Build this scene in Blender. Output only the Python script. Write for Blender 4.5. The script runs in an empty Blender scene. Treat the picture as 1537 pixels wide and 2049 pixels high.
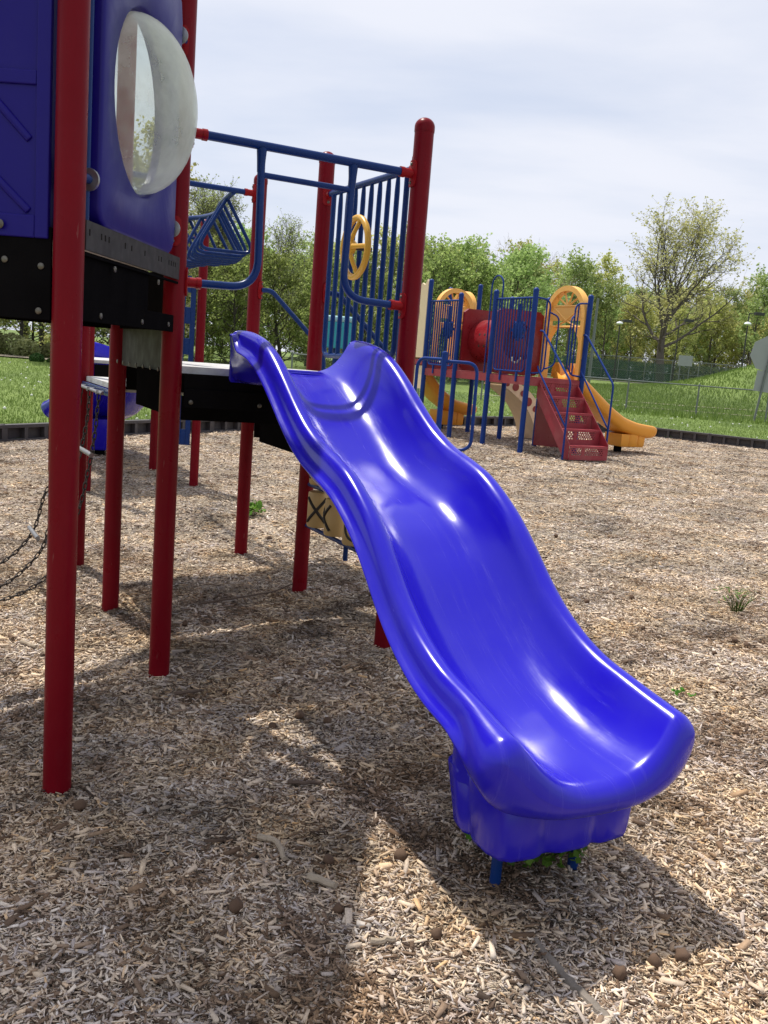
import bpy, math, random
import numpy as np
from mathutils import Vector, Matrix

random.seed(7)
RNG = np.random.default_rng(11)
SC = bpy.context.scene
COL = SC.collection
R = math.radians

# ------------------------------------------------------------------ camera
FPX, PIT, ROL, EYE = 1844.4, 0.1634, 0.0795, 1.4537
F_ = Vector((0, math.cos(PIT), -math.sin(PIT)))
U0 = Vector((0, math.sin(PIT), math.cos(PIT)))
R0 = Vector((1, 0, 0))
R_ = R0 * math.cos(ROL) + U0 * math.sin(ROL)
U_ = -R0 * math.sin(ROL) + U0 * math.cos(ROL)
cd = bpy.data.cameras.new('camera')
cam = bpy.data.objects.new('camera', cd)
COL.objects.link(cam)
cam.matrix_world = Matrix(((R_.x, U_.x, -F_.x, 0), (R_.y, U_.y, -F_.y, 0), (R_.z, U_.z, -F_.z, EYE), (0, 0, 0, 1)))
cd.sensor_fit = 'HORIZONTAL'
cd.sensor_width = 36
cd.lens = 36 * FPX / 1537
cd.clip_start = 0.05
cd.clip_end = 3000
SC.camera = cam

# ------------------------------------------------------------------ sun + sky
SX, SY = 0.30, -0.34                       # ground offset of a shadow per metre of height
sun_vec = Vector((-SX, -SY, 1)).normalized()
SUN_EL = math.asin(sun_vec.z)
ld = bpy.data.lights.new('sun', 'SUN')
ld.energy = 4.7
ld.angle = R(0.8)
ld.color = (1.0, 0.945, 0.85)
sun = bpy.data.objects.new('sun', ld)
COL.objects.link(sun)
sun.rotation_euler = (-sun_vec).to_track_quat('-Z', 'Y').to_euler()
sun.location = (0, 0, 30)

w = bpy.data.worlds.new('World')
SC.world = w
w.use_nodes = True
nt = w.node_tree
nt.nodes.clear()
N = nt.nodes.new
L = nt.links.new
out = N('ShaderNodeOutputWorld')
bg = N('ShaderNodeBackground')
bg.inputs['Strength'].default_value = 0.104
sky = N('ShaderNodeTexSky')
sky.sky_type = 'NISHITA'
sky.sun_disc = False
sky.sun_elevation = SUN_EL
sky.sun_rotation = math.atan2(sun_vec.x, sun_vec.y)
sky.air_density = 1.0
sky.dust_density = 1.5
tc = N('ShaderNodeTexCoord')
sep = N('ShaderNodeSeparateXYZ')
L(tc.outputs['Generated'], sep.inputs[0])
mx = N('ShaderNodeMath'); mx.operation = 'MAXIMUM'; mx.inputs[1].default_value = 0.0
L(sep.outputs['Z'], mx.inputs[0])
ad = N('ShaderNodeMath'); ad.operation = 'ADD'; ad.inputs[1].default_value = 0.16
L(mx.outputs[0], ad.inputs[0])
comb = N('ShaderNodeCombineXYZ')
for i, ax in enumerate('XY'):
    d = N('ShaderNodeMath'); d.operation = 'DIVIDE'
    L(sep.outputs[ax], d.inputs[0]); L(ad.outputs[0], d.inputs[1]); L(d.outputs[0], comb.inputs[i])
mp = N('ShaderNodeMapping'); mp.inputs['Rotation'].default_value = (0, 0, 0.5); mp.inputs['Scale'].default_value = (0.55, 0.95, 1)
mp.inputs['Location'].default_value = (0.3, 1.7, 0)
L(comb.outputs[0], mp.inputs[0])
nz = N('ShaderNodeTexNoise'); nz.inputs['Scale'].default_value = 1.25; nz.inputs['Detail'].default_value = 9
nz.inputs['Roughness'].default_value = 0.52; nz.inputs['Distortion'].default_value = 0.15
L(mp.outputs[0], nz.inputs['Vector'])
rp = N('ShaderNodeValToRGB')
rp.color_ramp.elements[0].position = 0.30; rp.color_ramp.elements[0].color = (0.72, 0.72, 0.72, 1)
rp.color_ramp.elements[1].position = 0.62; rp.color_ramp.elements[1].color = (0.97, 0.97, 0.97, 1)
L(nz.outputs[0], rp.inputs[0])
cl = N('ShaderNodeValToRGB')                                  # cloud brightness
cl.color_ramp.elements[0].position = 0.35; cl.color_ramp.elements[0].color = (6.7, 7.15, 8.4, 1)
cl.color_ramp.elements[1].position = 0.75; cl.color_ramp.elements[1].color = (7.5, 7.7, 8.5, 1)
e = cl.color_ramp.elements.new(0.55); e.color = (7.7, 7.9, 8.7, 1)
L(nz.outputs[0], cl.inputs[0])
mix = N('ShaderNodeMix'); mix.data_type = 'RGBA'
L(rp.outputs[0], mix.inputs['Factor']); L(sky.outputs[0], mix.inputs['A']); L(cl.outputs[0], mix.inputs['B'])
L(mix.outputs['Result'], bg.inputs['Color']); L(bg.outputs[0], out.inputs[0])

SC.view_settings.view_transform = 'Standard'
SC.view_settings.look = 'None'
SC.view_settings.exposure = 0.16
SC.view_settings.gamma = 1

# ------------------------------------------------------------------ helpers
def tag(o, label=None, cat=None, group=None, kind=None):
    if label: o['label'] = label
    if cat: o['category'] = cat
    if group: o['group'] = group
    if kind: o['kind'] = kind
    return o

class MB:
    def __init__(s):
        s.v = []; s.f = []
    def add(s, vs, fs):
        n = len(s.v)
        s.v += [tuple(p) for p in vs]
        s.f += [tuple(i + n for i in f) for f in fs]
    def box(s, c, dx, dy, dz, ax=(1, 0, 0), ay=(0, 1, 0), az=(0, 0, 1), bev=0.0):
        c = Vector(c); ax = Vector(ax) * dx / 2; ay = Vector(ay) * dy / 2; az = Vector(az) * dz / 2
        vs = [c + ax * i + ay * j + az * k for k in (-1, 1) for j in (-1, 1) for i in (-1, 1)]
        s.add(vs, [(0, 2, 3, 1), (4, 5, 7, 6), (0, 1, 5, 4), (2, 6, 7, 3), (0, 4, 6, 2), (1, 3, 7, 5)])
    def tube(s, pts, r, seg=12, closed=False, cap=True):
        pts = [Vector(p) for p in pts]
        n = len(pts)
        rr = r if isinstance(r, (list, tuple)) else [r] * n
        base = len(s.v)
        prev = None
        for i, p in enumerate(pts):
            if closed:
                t = pts[(i + 1) % n] - pts[i - 1]
            else:
                t = pts[min(i + 1, n - 1)] - pts[max(i - 1, 0)]
            t.normalize()
            if prev is None:
                a = Vector((0, 0, 1)) if abs(t.z) < 0.9 else Vector((1, 0, 0))
                nrm = t.cross(a).normalized()
            else:
                nrm = (prev - t * prev.dot(t))
                if nrm.length < 1e-6: nrm = t.orthogonal()
                nrm.normalize()
            prev = nrm
            b = t.cross(nrm)
            for k in range(seg):
                an = 2 * math.pi * k / seg
                s.v.append(tuple(p + (nrm * math.cos(an) + b * math.sin(an)) * rr[i]))
        m = n if closed else n - 1
        for i in range(m):
            for k in range(seg):
                a0 = base + i * seg + k; a1 = base + i * seg + (k + 1) % seg
                j = (i + 1) % n
                b0 = base + j * seg + k; b1 = base + j * seg + (k + 1) % seg
                s.f.append((a0, a1, b1, b0))
        if cap and not closed:
            s.f.append(tuple(base + k for k in range(seg))[::-1])
            s.f.append(tuple(base + (n - 1) * seg + k for k in range(seg)))
    def lathe(s, c, prof, axis=(0, 0, 1), seg=24):
        axis = Vector(axis).normalized()
        pts = [Vector(c) + axis * h for (_, h) in prof]
        a = axis.orthogonal().normalized(); b = axis.cross(a)
        base = len(s.v)
        for (rad, _), p in zip(prof, pts):
            for k in range(seg):
                an = 2 * math.pi * k / seg
                s.v.append(tuple(p + (a * math.cos(an) + b * math.sin(an)) * rad))
        for i in range(len(prof) - 1):
            for k in range(seg):
                s.f.append((base + i * seg + k, base + i * seg + (k + 1) % seg, base + (i + 1) * seg + (k + 1) % seg, base + (i + 1) * seg + k))
        s.f.append(tuple(base + k for k in range(seg))[::-1])
        s.f.append(tuple(base + (len(prof) - 1) * seg + k for k in range(seg)))
    def prism(s, poly, org, ex, ey, ez, depth):
        """polygon (x,y) in plane ex,ey extruded along ez by depth (both sides /2)"""
        org = Vector(org); ex = Vector(ex); ey = Vector(ey); ez = Vector(ez)
        n = len(poly)
        vs = [org + ex * x + ey * y - ez * depth / 2 for x, y in poly] + [org + ex * x + ey * y + ez * depth / 2 for x, y in poly]
        fs = [tuple(range(n))[::-1], tuple(range(n, 2 * n))] + [(i, (i + 1) % n, n + (i + 1) % n, n + i) for i in range(n)]
        s.add(vs, fs)
    def loft(s, rings, closed=True, capends=True):
        n = len(rings[0]); base = len(s.v)
        for r_ in rings: s.v += [tuple(p) for p in r_]
        for i in range(len(rings) - 1):
            for k in range(n if closed else n - 1):
                a = base + i * n + k; b = base + i * n + (k + 1) % n
                s.f.append((a, b, b + n, a + n))
        if capends and closed:
            s.f.append(tuple(base + k for k in range(n))[::-1])
            s.f.append(tuple(base + (len(rings) - 1) * n + k for k in range(n)))
    def build(s, name, mat, parent=None, smooth=True, loc=None, bevel=0, subsurf=0, sharp=35):
        me = bpy.data.meshes.new(name)
        off = Vector(loc) if loc is not None else (parent.get('_o') and Vector(parent['_o']) or Vector((0, 0, 0)) if parent else Vector((0, 0, 0)))
        vs = [tuple(Vector(v) - off) for v in s.v]
        me.from_pydata(vs, [], s.f)
        me.validate()
        import bmesh
        bm = bmesh.new(); bm.from_mesh(me)
        bmesh.ops.recalc_face_normals(bm, faces=bm.faces)
        bm.to_mesh(me); bm.free()
        me.materials.append(mat)
        o = bpy.data.objects.new(name, me)
        COL.objects.link(o)
        if smooth:
            me.polygons.foreach_set('use_smooth', [True] * len(me.polygons))
            if sharp:
                me.set_sharp_from_angle(angle=R(sharp))
        if parent:
            o.parent = parent
            o['_o'] = tuple(off)
        elif loc is not None:
            o.location = off
        if bevel:
            b = o.modifiers.new('bevel', 'BEVEL'); b.width = bevel; b.segments = 3; b.limit_method = 'ANGLE'; b.angle_limit = R(40)
            b.harden_normals = False
        if subsurf:
            b = o.modifiers.new('subsurf', 'SUBSURF'); b.levels = subsurf; b.render_levels = subsurf
        return o

def build_each(mb, name, mt, parent, **kw):
    """one object per connected piece"""
    par = list(range(len(mb.v)))
    def fd(i):
        while par[i] != i:
            par[i] = par[par[i]]; i = par[i]
        return i
    for f in mb.f:
        a = fd(f[0])
        for i in f[1:]:
            par[fd(i)] = a
    gr = {}
    for f in mb.f: gr.setdefault(fd(f[0]), []).append(f)
    outl = []
    for fs in gr.values():
        used = sorted({i for f in fs for i in f}); mp_ = {i: k for k, i in enumerate(used)}
        m2 = MB(); m2.v = [mb.v[i] for i in used]; m2.f = [tuple(mp_[i] for i in f) for f in fs]
        outl.append(m2.build(name, mt, parent, **kw))
    return outl

def empty(name, loc, label, cat, group=None):
    o = bpy.data.objects.new(name, None)
    COL.objects.link(o)
    o.location = loc
    o['_o'] = tuple(loc)
    o.empty_display_size = 0.2
    return tag(o, label, cat, group)

def fillet(pts, r, n=7):
    pts = [Vector(p) for p in pts]
    o = [pts[0]]
    for i in range(1, len(pts) - 1):
        a, b, c = pts[i - 1], pts[i], pts[i + 1]
        d1 = (a - b); d2 = (c - b)
        rr = min(r, d1.length * 0.49, d2.length * 0.49)
        p1 = b + d1.normalized() * rr; p2 = b + d2.normalized() * rr
        for k in range(n + 1):
            t = k / n
            o.append(p1 * (1 - t) ** 2 + b * 2 * t * (1 - t) + p2 * t ** 2)
    o.append(pts[-1])
    return o

# catmull
def catmull(P, n=8):
    o = []
    Q_ = [P[0] * 2 - P[1]] + P + [P[-1] * 2 - P[-2]]
    for i in range(1, len(Q_) - 2):
        for k in range(n):
            t = k / n
            a, b, c, d = Q_[i - 1], Q_[i], Q_[i + 1], Q_[i + 2]
            o.append(0.5 * ((2 * b) + (c - a) * t + (2 * a - 5 * b + 4 * c - d) * t * t + (3 * b - a - 3 * c + d) * t ** 3))
    o.append(P[-1]); return o

def interp(x, tab):
    return float(np.interp(x, [t[0] for t in tab], [t[1] for t in tab]))

def smoothtab(tab, n=3):
    xs = np.array([t[0] for t in tab]); ys = np.array([t[1] for t in tab])
    X = np.linspace(xs[0], xs[-1], 240); Y = np.interp(X, xs, ys)
    k = np.hanning(17); k /= k.sum()
    Yp = np.concatenate([2 * Y[0] - Y[8:0:-1], Y, 2 * Y[-1] - Y[-2:-10:-1]])
    Y2 = np.convolve(Yp, k, 'valid')
    return lambda x: float(np.interp(x, X, Y2))

# ------------------------------------------------------------------ materials
def new_mat(name):
    m = bpy.data.materials.new(name); m.use_nodes = True
    b = m.node_tree.nodes['Principled BSDF']
    return m, m.node_tree, b

def mat(name, col, rough=0.4, var=0.12, vscale=6, rvar=0.12, bump=0.0, bscale=60, metal=0, coat=0, spec=0.5, dirt=None, dscale=3, obj=True, scratch=0):
    m, t, b = new_mat(name)
    n = t.nodes.new; l = t.links.new
    tcn = n('ShaderNodeTexCoord')
    src = tcn.outputs['Object']
    nz = n('ShaderNodeTexNoise'); nz.inputs['Scale'].default_value = vscale; nz.inputs['Detail'].default_value = 6
    l(src, nz.inputs['Vector'])
    mixc = n('ShaderNodeMix'); mixc.data_type = 'RGBA'
    c = Vector(col)
    mixc.inputs['A'].default_value = (*[min(1, x * (1 - var)) for x in c], 1)
    mixc.inputs['B'].default_value = (*[min(1, x * (1 + var) + 0.003 * var) for x in c], 1)
    l(nz.outputs[0], mixc.inputs['Factor'])
    outc = mixc.outputs['Result']
    if dirt:
        nd = n('ShaderNodeTexNoise'); nd.inputs['Scale'].default_value = dscale; nd.inputs['Detail'].default_value = 10; nd.inputs['Roughness'].default_value = 0.65
        l(src, nd.inputs['Vector'])
        rr = n('ShaderNodeValToRGB'); rr.color_ramp.elements[0].position = dirt[1]; rr.color_ramp.elements[1].position = dirt[2]
        rr.color_ramp.elements[1].color = (dirt[3],) * 3 + (1,)
        l(nd.outputs[0], rr.inputs[0])
        md = n('ShaderNodeMix'); md.data_type = 'RGBA'; md.inputs['B'].default_value = (*dirt[0], 1)
        l(rr.outputs[0], md.inputs['Factor']); l(outc, md.inputs['A'])
        outc = md.outputs['Result']
    l(outc, b.inputs['Base Color'])
    mr = n('ShaderNodeMapRange'); mr.inputs['To Min'].default_value = max(0.02, rough - rvar); mr.inputs['To Max'].default_value = min(1, rough + rvar)
    n2 = n('ShaderNodeTexNoise'); n2.inputs['Scale'].default_value = vscale * 2.3; n2.inputs['Detail'].default_value = 8
    l(src, n2.inputs['Vector']); l(n2.outputs[0], mr.inputs['Value'])
    mr.inputs['From Min'].default_value = 0.3; mr.inputs['From Max'].default_value = 0.7
    l(mr.outputs[0], b.inputs['Roughness'])
    b.inputs['Metallic'].default_value = metal
    b.inputs['Coat Weight'].default_value = coat
    b.inputs['Coat Roughness'].default_value = 0.12
    b.inputs['Specular IOR Level'].default_value = spec
    if bump:
        nb = n('ShaderNodeTexNoise'); nb.inputs['Scale'].default_value = bscale; nb.inputs['Detail'].default_value = 5
        l(src, nb.inputs['Vector'])
        bp = n('ShaderNodeBump'); bp.inputs['Strength'].default_value = bump; bp.inputs['Distance'].default_value = 0.01
        l(nb.outputs[0], bp.inputs['Height']); l(bp.outputs[0], b.inputs['Normal'])
    return m

M = {}
M['red_paint'] = mat('red_paint', (0.155, 0.003, 0.009), 0.34, 0.15, 5, 0.1, dirt=((0.12, 0.02, 0.025), 0.55, 0.85, 0.3), dscale=9, bump=0.04, bscale=120, spec=0.10)
_t = M['red_paint'].node_tree; _b = _t.nodes['Principled BSDF']; _n = _t.nodes.new; _l = _t.links.new
_s = _b.inputs['Base Color'].links[0].from_socket; _tc = _n('ShaderNodeTexCoord'); _mp = _n('ShaderNodeMapping'); _mp.inputs['Scale'].default_value = (60, 60, 9); _mp.inputs['Rotation'].default_value = (.2, .1, 0)
_l(_tc.outputs['Object'], _mp.inputs[0]); _z = _n('ShaderNodeTexNoise'); _z.inputs['Scale'].default_value = 1.2; _z.inputs['Detail'].default_value = 4; _l(_mp.outputs[0], _z.inputs['Vector'])
_r = _n('ShaderNodeValToRGB'); _r.color_ramp.elements[0].position = .70; _r.color_ramp.elements[1].position = .76; _r.color_ramp.elements[1].color = (.55, .55, .55, 1); _l(_z.outputs[0], _r.inputs[0])
_x = _n('ShaderNodeMix'); _x.data_type = 'RGBA'; _x.inputs['B'].default_value = (.22, .09, .08, 1); _l(_r.outputs[0], _x.inputs['Factor']); _l(_s, _x.inputs['A']); _l(_x.outputs['Result'], _b.inputs['Base Color'])
M['clamp_red'] = mat('clamp_red', (0.25, 0.005, 0.009), 0.4, spec=0.15)
M['blue_paint'] = mat('blue_paint', (0.005, 0.028, 0.135), 0.30, 0.2, 8, 0.1, dirt=((0.05, 0.06, 0.13), 0.58, 0.85, 0.3), dscale=14, spec=0.18)
M['slide_blue'] = mat('slide_blue', (0.013, 0.007, 0.42), 0.21, 0.10, 3, 0.04, spec=0.38, bump=0.015, bscale=30, dirt=((0.035, 0.028, 0.40), 0.5, 0.8, 0.3), dscale=4)
M['panel_blue'] = mat('panel_blue', (0.008, 0.003, 0.155), 0.40, 0.12, 3, 0.08, bump=0.03, bscale=80, dirt=((0.03, 0.024, 0.17), 0.5, 0.85, 0.25), dscale=7, spec=0.2)
M['black'] = mat('black_coat', (0.006, 0.0055, 0.006), 0.8, 0.3, 10, 0.1, spec=0.0, bump=0.1, bscale=200)
M['channel'] = mat('channel_grey', (0.035, 0.032, 0.032), 0.6, 0.3, 10, spec=0.2)
M['deck_grey'] = mat('deck_vinyl', (0.56, 0.56, 0.56), 0.5, 0.1, 8, dirt=((0.25, 0.22, 0.19), 0.4, 0.7, 0.6), dscale=12, bump=0.1, bscale=150)
M['plate'] = mat('plate_grey', (0.055, 0.057, 0.05), 0.6, 0.12, 6, dirt=((0.04, 0.037, 0.03), 0.45, 0.75, 0.5), dscale=8, spec=.1)
M['bolt'] = mat('bolt_steel', (0.13, 0.12, 0.10), 0.45, 0.35, 60, metal=0.8)
M['steel'] = mat('galvanised_steel', (0.27, 0.27, 0.28), 0.4, 0.2, 20, metal=0.8)
M['chain'] = mat('chain_iron', (0.035, 0.028, 0.026), 0.5, 0.4, 60, metal=0.5)
M['yellow'] = mat('yellow_plastic', (0.62, 0.33, 0.025), 0.4, 0.1, 5, dirt=((0.35, 0.2, 0.04), 0.55, 0.8, 0.4))
M['orange_plastic'] = mat('orange_plastic', (0.78, 0.33, 0.035), 0.42, 0.1, 3, dirt=((0.62, 0.32, 0.08), 0.5, 0.8, 0.4), dscale=4)
M['arch_yellow'] = mat('arch_plastic', (0.85, 0.45, 0.10), 0.45, 0.08, 4)
M['cream'] = mat('cream_plastic', (0.72, 0.56, 0.37), 0.5, 0.08, 4, dirt=((0.45, 0.36, 0.25), 0.5, 0.8, 0.35))
M['tan_roller'] = mat('tan_roller', (0.50, 0.34, 0.14), 0.5, 0.1, 5)
M['mark'] = mat('roller_mark', (0.02, 0.015, 0.012), 0.6)
M['red_plastic'] = mat('red_plastic', (0.21, 0.007, 0.012), 0.36, 0.12, 4, dirt=((0.35, 0.07, 0.07), 0.5, 0.8, 0.3))
M['red_deck'] = mat('red_coated_steel', (0.27, 0.022, 0.034), 0.5, 0.15, 6, dirt=((0.30, 0.12, 0.11), 0.48, 0.75, 0.5))
M['teal'] = mat('teal_plastic', (0.02, 0.30, 0.36), 0.45, 0.1)
M['teal_light'] = mat('teal_roof', (0.25, 0.5, 0.55), 0.5, 0.1)
M['timber'] = mat('timber_plastic', (0.052, 0.046, 0.048), 0.55, 0.3, 8, dirt=((0.06, 0.05, 0.045), 0.5, 0.75, 0.5))
M['sign_back'] = mat('sign_aluminium', (0.30, 0.31, 0.32), 0.5, 0.1, 3)
M['post_grey'] = mat('galvanised_post', (0.15, 0.165, 0.16), 0.5, 0.2, 6)
M['lamp_glass'] = mat('lamp_glass', (0.75, 0.78, 0.8), 0.2)
M['dark_metal'] = mat('dark_metal', (0.03, 0.03, 0.03), 0.5)
M['ball'] = mat('seed_ball', (0.10, 0.058, 0.034), 0.9, 0.4, 60)
M['stick'] = mat('stick_bark', (0.11, 0.075, 0.055), 0.85, 0.4, 30, bump=0.3, bscale=120)
M['stick_pale'] = mat('stick_pale', (0.33, 0.27, 0.2), 0.85, 0.35, 30, bump=0.3, bscale=120)
M['root'] = mat('root_grey', (0.17, 0.145, 0.12), 0.9, 0.5, 25, bump=0.5, bscale=90)
M['screen'] = mat('windscreen_cloth', (0.03, 0.085, 0.055), 0.8, 0.3, 0.8)
_t = M['screen'].node_tree; _b = _t.nodes['Principled BSDF']; _x = _t.nodes.new('ShaderNodeBsdfTransparent'); _m = _t.nodes.new('ShaderNodeMixShader'); _m.inputs[0].default_value = 0.42
_t.links.new(_b.outputs[0], _m.inputs[1]); _t.links.new(_x.outputs[0], _m.inputs[2]); _t.links.new(_m.outputs[0], _t.nodes['Material Output'].inputs['Surface'])
M['court'] = mat('court_surface', (0.20, 0.19, 0.16), 0.8, 0.2, 0.5)
M['path'] = mat('path_concrete', (0.24, 0.20, 0.15), 0.85, 0.2, 2)
M['dandelion'] = mat('dandelion_head', (0.62, 0.64, 0.55), 0.9)

_m = M['slide_blue']; _t = _m.node_tree; _b = _t.nodes['Principled BSDF']; _n = _t.nodes.new; _l = _t.links.new
_src = _b.inputs['Base Color'].links[0].from_socket; _rs = _b.inputs['Roughness'].links[0].from_socket
_tc = _n('ShaderNodeTexCoord'); _m1 = _n('ShaderNodeMapping'); _m1.inputs['Rotation'].default_value = (0, 0, -0.4848); _m2 = _n('ShaderNodeMapping'); _m2.inputs['Scale'].default_value = (26, 1.6, 1.6)
_l(_tc.outputs['Object'], _m1.inputs[0]); _l(_m1.outputs[0], _m2.inputs[0])
_z = _n('ShaderNodeTexNoise'); _z.inputs['Scale'].default_value = 1.6; _z.inputs['Detail'].default_value = 9; _z.inputs['Roughness'].default_value = .7; _l(_m2.outputs[0], _z.inputs['Vector'])
_r = _n('ShaderNodeValToRGB'); _r.color_ramp.elements[0].position = .52; _r.color_ramp.elements[1].position = .78; _r.color_ramp.elements[1].color = (.32, .32, .32, 1); _l(_z.outputs[0], _r.inputs[0])
_x = _n('ShaderNodeMix'); _x.data_type = 'RGBA'; _x.inputs['B'].default_value = (.06, .05, .41, 1); _l(_r.outputs[0], _x.inputs['Factor']); _l(_src, _x.inputs['A']); _l(_x.outputs['Result'], _b.inputs['Base Color'])
_a = _n('ShaderNodeMath'); _a.operation = 'MULTIPLY_ADD'; _a.inputs[1].default_value = .55; _l(_r.outputs[0], _a.inputs[0]); _l(_rs, _a.inputs[2]); _l(_a.outputs[0], _b.inputs['Roughness'])

# clear scratched bubble plastic
m, t, b = new_mat('bubble_plastic')
n = t.nodes.new; l = t.links.new
b.inputs['Base Color'].default_value = (0.84, 0.86, 0.82, 1)
b.inputs['Roughness'].default_value = 0.10
b.inputs['IOR'].default_value = 1.2
tr = n('ShaderNodeBsdfTransparent'); tr.inputs['Color'].default_value = (0.90, 0.93, 0.88, 1)
tl = n('ShaderNodeBsdfTranslucent'); tl.inputs['Color'].default_value = (0.86, 0.87, 0.82, 1)
nz = n('ShaderNodeTexNoise'); nz.inputs['Scale'].default_value = 5; nz.inputs['Detail'].default_value = 8; nz.inputs['Roughness'].default_value = 0.6
tcn = n('ShaderNodeTexCoord'); l(tcn.outputs['Object'], nz.inputs['Vector'])
mr = n('ShaderNodeMapRange'); mr.inputs['From Min'].default_value = 0.35; mr.inputs['From Max'].default_value = 0.75
mr.inputs['To Min'].default_value = 0.07; mr.inputs['To Max'].default_value = 0.36
l(nz.outputs[0], mr.inputs['Value'])
lw = n('ShaderNodeLayerWeight'); lw.inputs['Blend'].default_value = 0.35
pw = n('ShaderNodeMath'); pw.operation = 'MULTIPLY_ADD'; pw.inputs[1].default_value = 0.45
l(lw.outputs['Facing'], pw.inputs[0]); l(mr.outputs[0], pw.inputs[2])
cp = n('ShaderNodeClamp'); l(pw.outputs[0], cp.inputs[0])
m1 = n('ShaderNodeMixShader'); m1.inputs[0].default_value = 0.45
l(tl.outputs[0], m1.inputs[1]); l(b.outputs[0], m1.inputs[2])
m2 = n('ShaderNodeMixShader'); l(cp.outputs[0], m2.inputs[0]); l(tr.outputs[0], m2.inputs[1]); l(m1.outputs[0], m2.inputs[2])
l(m2.outputs[0], t.nodes['Material Output'].inputs['Surface'])
M['bubble'] = m

def leaf_mat(name, cols, trans=0.35):
    m, t, b = new_mat(name)
    n = t.nodes.new; l = t.links.new
    at = n('ShaderNodeAttribute'); at.attribute_name = 'tint'
    oi = n('ShaderNodeObjectInfo')
    rp = n('ShaderNodeValToRGB')
    els = rp.color_ramp.elements
    els[0].color = (*cols[0], 1); els[1].color = (*cols[-1], 1)
    for i, c in enumerate(cols[1:-1]):
        e = els.new((i + 1) / (len(cols) - 1)); e.color = (*c, 1)
    l(at.outputs['Fac'], rp.inputs[0])
    hs = n('ShaderNodeHueSaturation')
    mr = n('ShaderNodeMapRange'); mr.inputs['To Min'].default_value = 0.485; mr.inputs['To Max'].default_value = 0.515
    l(oi.outputs['Random'], mr.inputs['Value']); l(mr.outputs[0], hs.inputs['Hue'])
    m3 = n('ShaderNodeMapRange'); m3.inputs['To Min'].default_value = 0.8; m3.inputs['To Max'].default_value = 1.2
    l(oi.outputs['Random'], m3.inputs['Value']); l(m3.outputs[0], hs.inputs['Value'])
    l(rp.outputs[0], hs.inputs['Color'])
    l(hs.outputs[0], b.inputs['Base Color'])
    b.inputs['Roughness'].default_value = 0.6; b.inputs['Specular IOR Level'].default_value = 0.25
    tl = n('ShaderNodeBsdfTranslucent'); l(hs.outputs[0], tl.inputs['Color'])
    ms = n('ShaderNodeMixShader'); ms.inputs[0].default_value = trans
    l(b.outputs[0], ms.inputs[1]); l(tl.outputs[0], ms.inputs[2])
    l(ms.outputs[0], t.nodes['Material Output'].inputs['Surface'])
    return m
M['leaf_maple'] = leaf_mat('leaf_maple', [(0.12, 0.16, 0.04), (0.26, 0.33, 0.09), (0.46, 0.53, 0.20)], 0.6)
M['leaf_wood'] = leaf_mat('leaf_wood', [(0.19, 0.27, 0.08), (0.36, 0.48, 0.16), (0.54, 0.64, 0.28)], 0.5)
M['leaf_yellow'] = leaf_mat('leaf_yellow', [(0.28, 0.30, 0.07), (0.48, 0.50, 0.16), (0.64, 0.62, 0.28)], 0.5)
M['leaf_oak'] = leaf_mat('leaf_oak', [(0.27, 0.27, 0.09), (0.44, 0.42, 0.17), (0.60, 0.57, 0.30)], 0.5)
M['leaf_wisp'] = leaf_mat('leaf_wisp', [(0.20, 0.25, 0.09), (0.32, 0.38, 0.14), (0.46, 0.52, 0.25)], 0.6)
M['leaf_brush'] = leaf_mat('leaf_brush', [(0.14, 0.15, 0.06), (0.30, 0.31, 0.13), (0.48, 0.47, 0.28)], 0.45)
M['leaf_box'] = leaf_mat('leaf_box', [(0.02, 0.06, 0.012), (0.05, 0.13, 0.025), (0.09, 0.2, 0.04)], 0.15)
M['leaf_weed'] = leaf_mat('leaf_weed', [(0.05, 0.14, 0.015), (0.11, 0.26, 0.03), (0.2, 0.36, 0.06)])
M['blade'] = leaf_mat('grass_blade', [(0.075, 0.12, 0.02), (0.14, 0.21, 0.04), (0.26, 0.32, 0.10)])
M['bark'] = mat('bark', (0.10, 0.085, 0.07), 0.9, 0.35, 3, bump=0.4, bscale=20)
M['bark_dark'] = mat('bark_dark', (0.055, 0.047, 0.04), 0.9, 0.35, 3)
M['bark_red'] = mat('bark_reddish', (0.16, 0.10, 0.08), 0.9, 0.3, 3)

# wood chips (tinted per chip)
m, t, b = new_mat('chip_wood')
n = t.nodes.new; l = t.links.new
at = n('ShaderNodeAttribute'); at.attribute_name = 'tint'
rp = n('ShaderNodeValToRGB'); rp.color_ramp.interpolation = 'LINEAR'
els = rp.color_ramp.elements
els[0].color = (0.045, 0.028, 0.018, 1); els[1].color = (0.80, 0.72, 0.58, 1)
for p, c in ((0.16, (0.14, 0.088, 0.052)), (0.30, (0.31, 0.215, 0.135)), (0.45, (0.44, 0.385, 0.335)), (0.60, (0.52, 0.41, 0.28)), (0.74, (0.62, 0.50, 0.35)), (0.86, (0.64, 0.57, 0.47)), (0.92, (0.58, 0.38, 0.19))):
    e = els.new(p); e.color = (*c, 1)
l(at.outputs['Fac'], rp.inputs[0])
tcn = n('ShaderNodeTexCoord')
nz = n('ShaderNodeTexNoise'); nz.inputs['Scale'].default_value = 250; nz.inputs['Detail'].default_value = 3
l(tcn.outputs['Object'], nz.inputs['Vector'])
ml = n('ShaderNodeMapRange'); ml.inputs['To Min'].default_value = 0.6; ml.inputs['To Max'].default_value = 1.35
l(nz.outputs[0], ml.inputs['Value'])
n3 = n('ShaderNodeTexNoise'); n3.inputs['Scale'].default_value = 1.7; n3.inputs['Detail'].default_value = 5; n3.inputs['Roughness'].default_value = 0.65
l(tcn.outputs['Object'], n3.inputs['Vector'])
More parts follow.
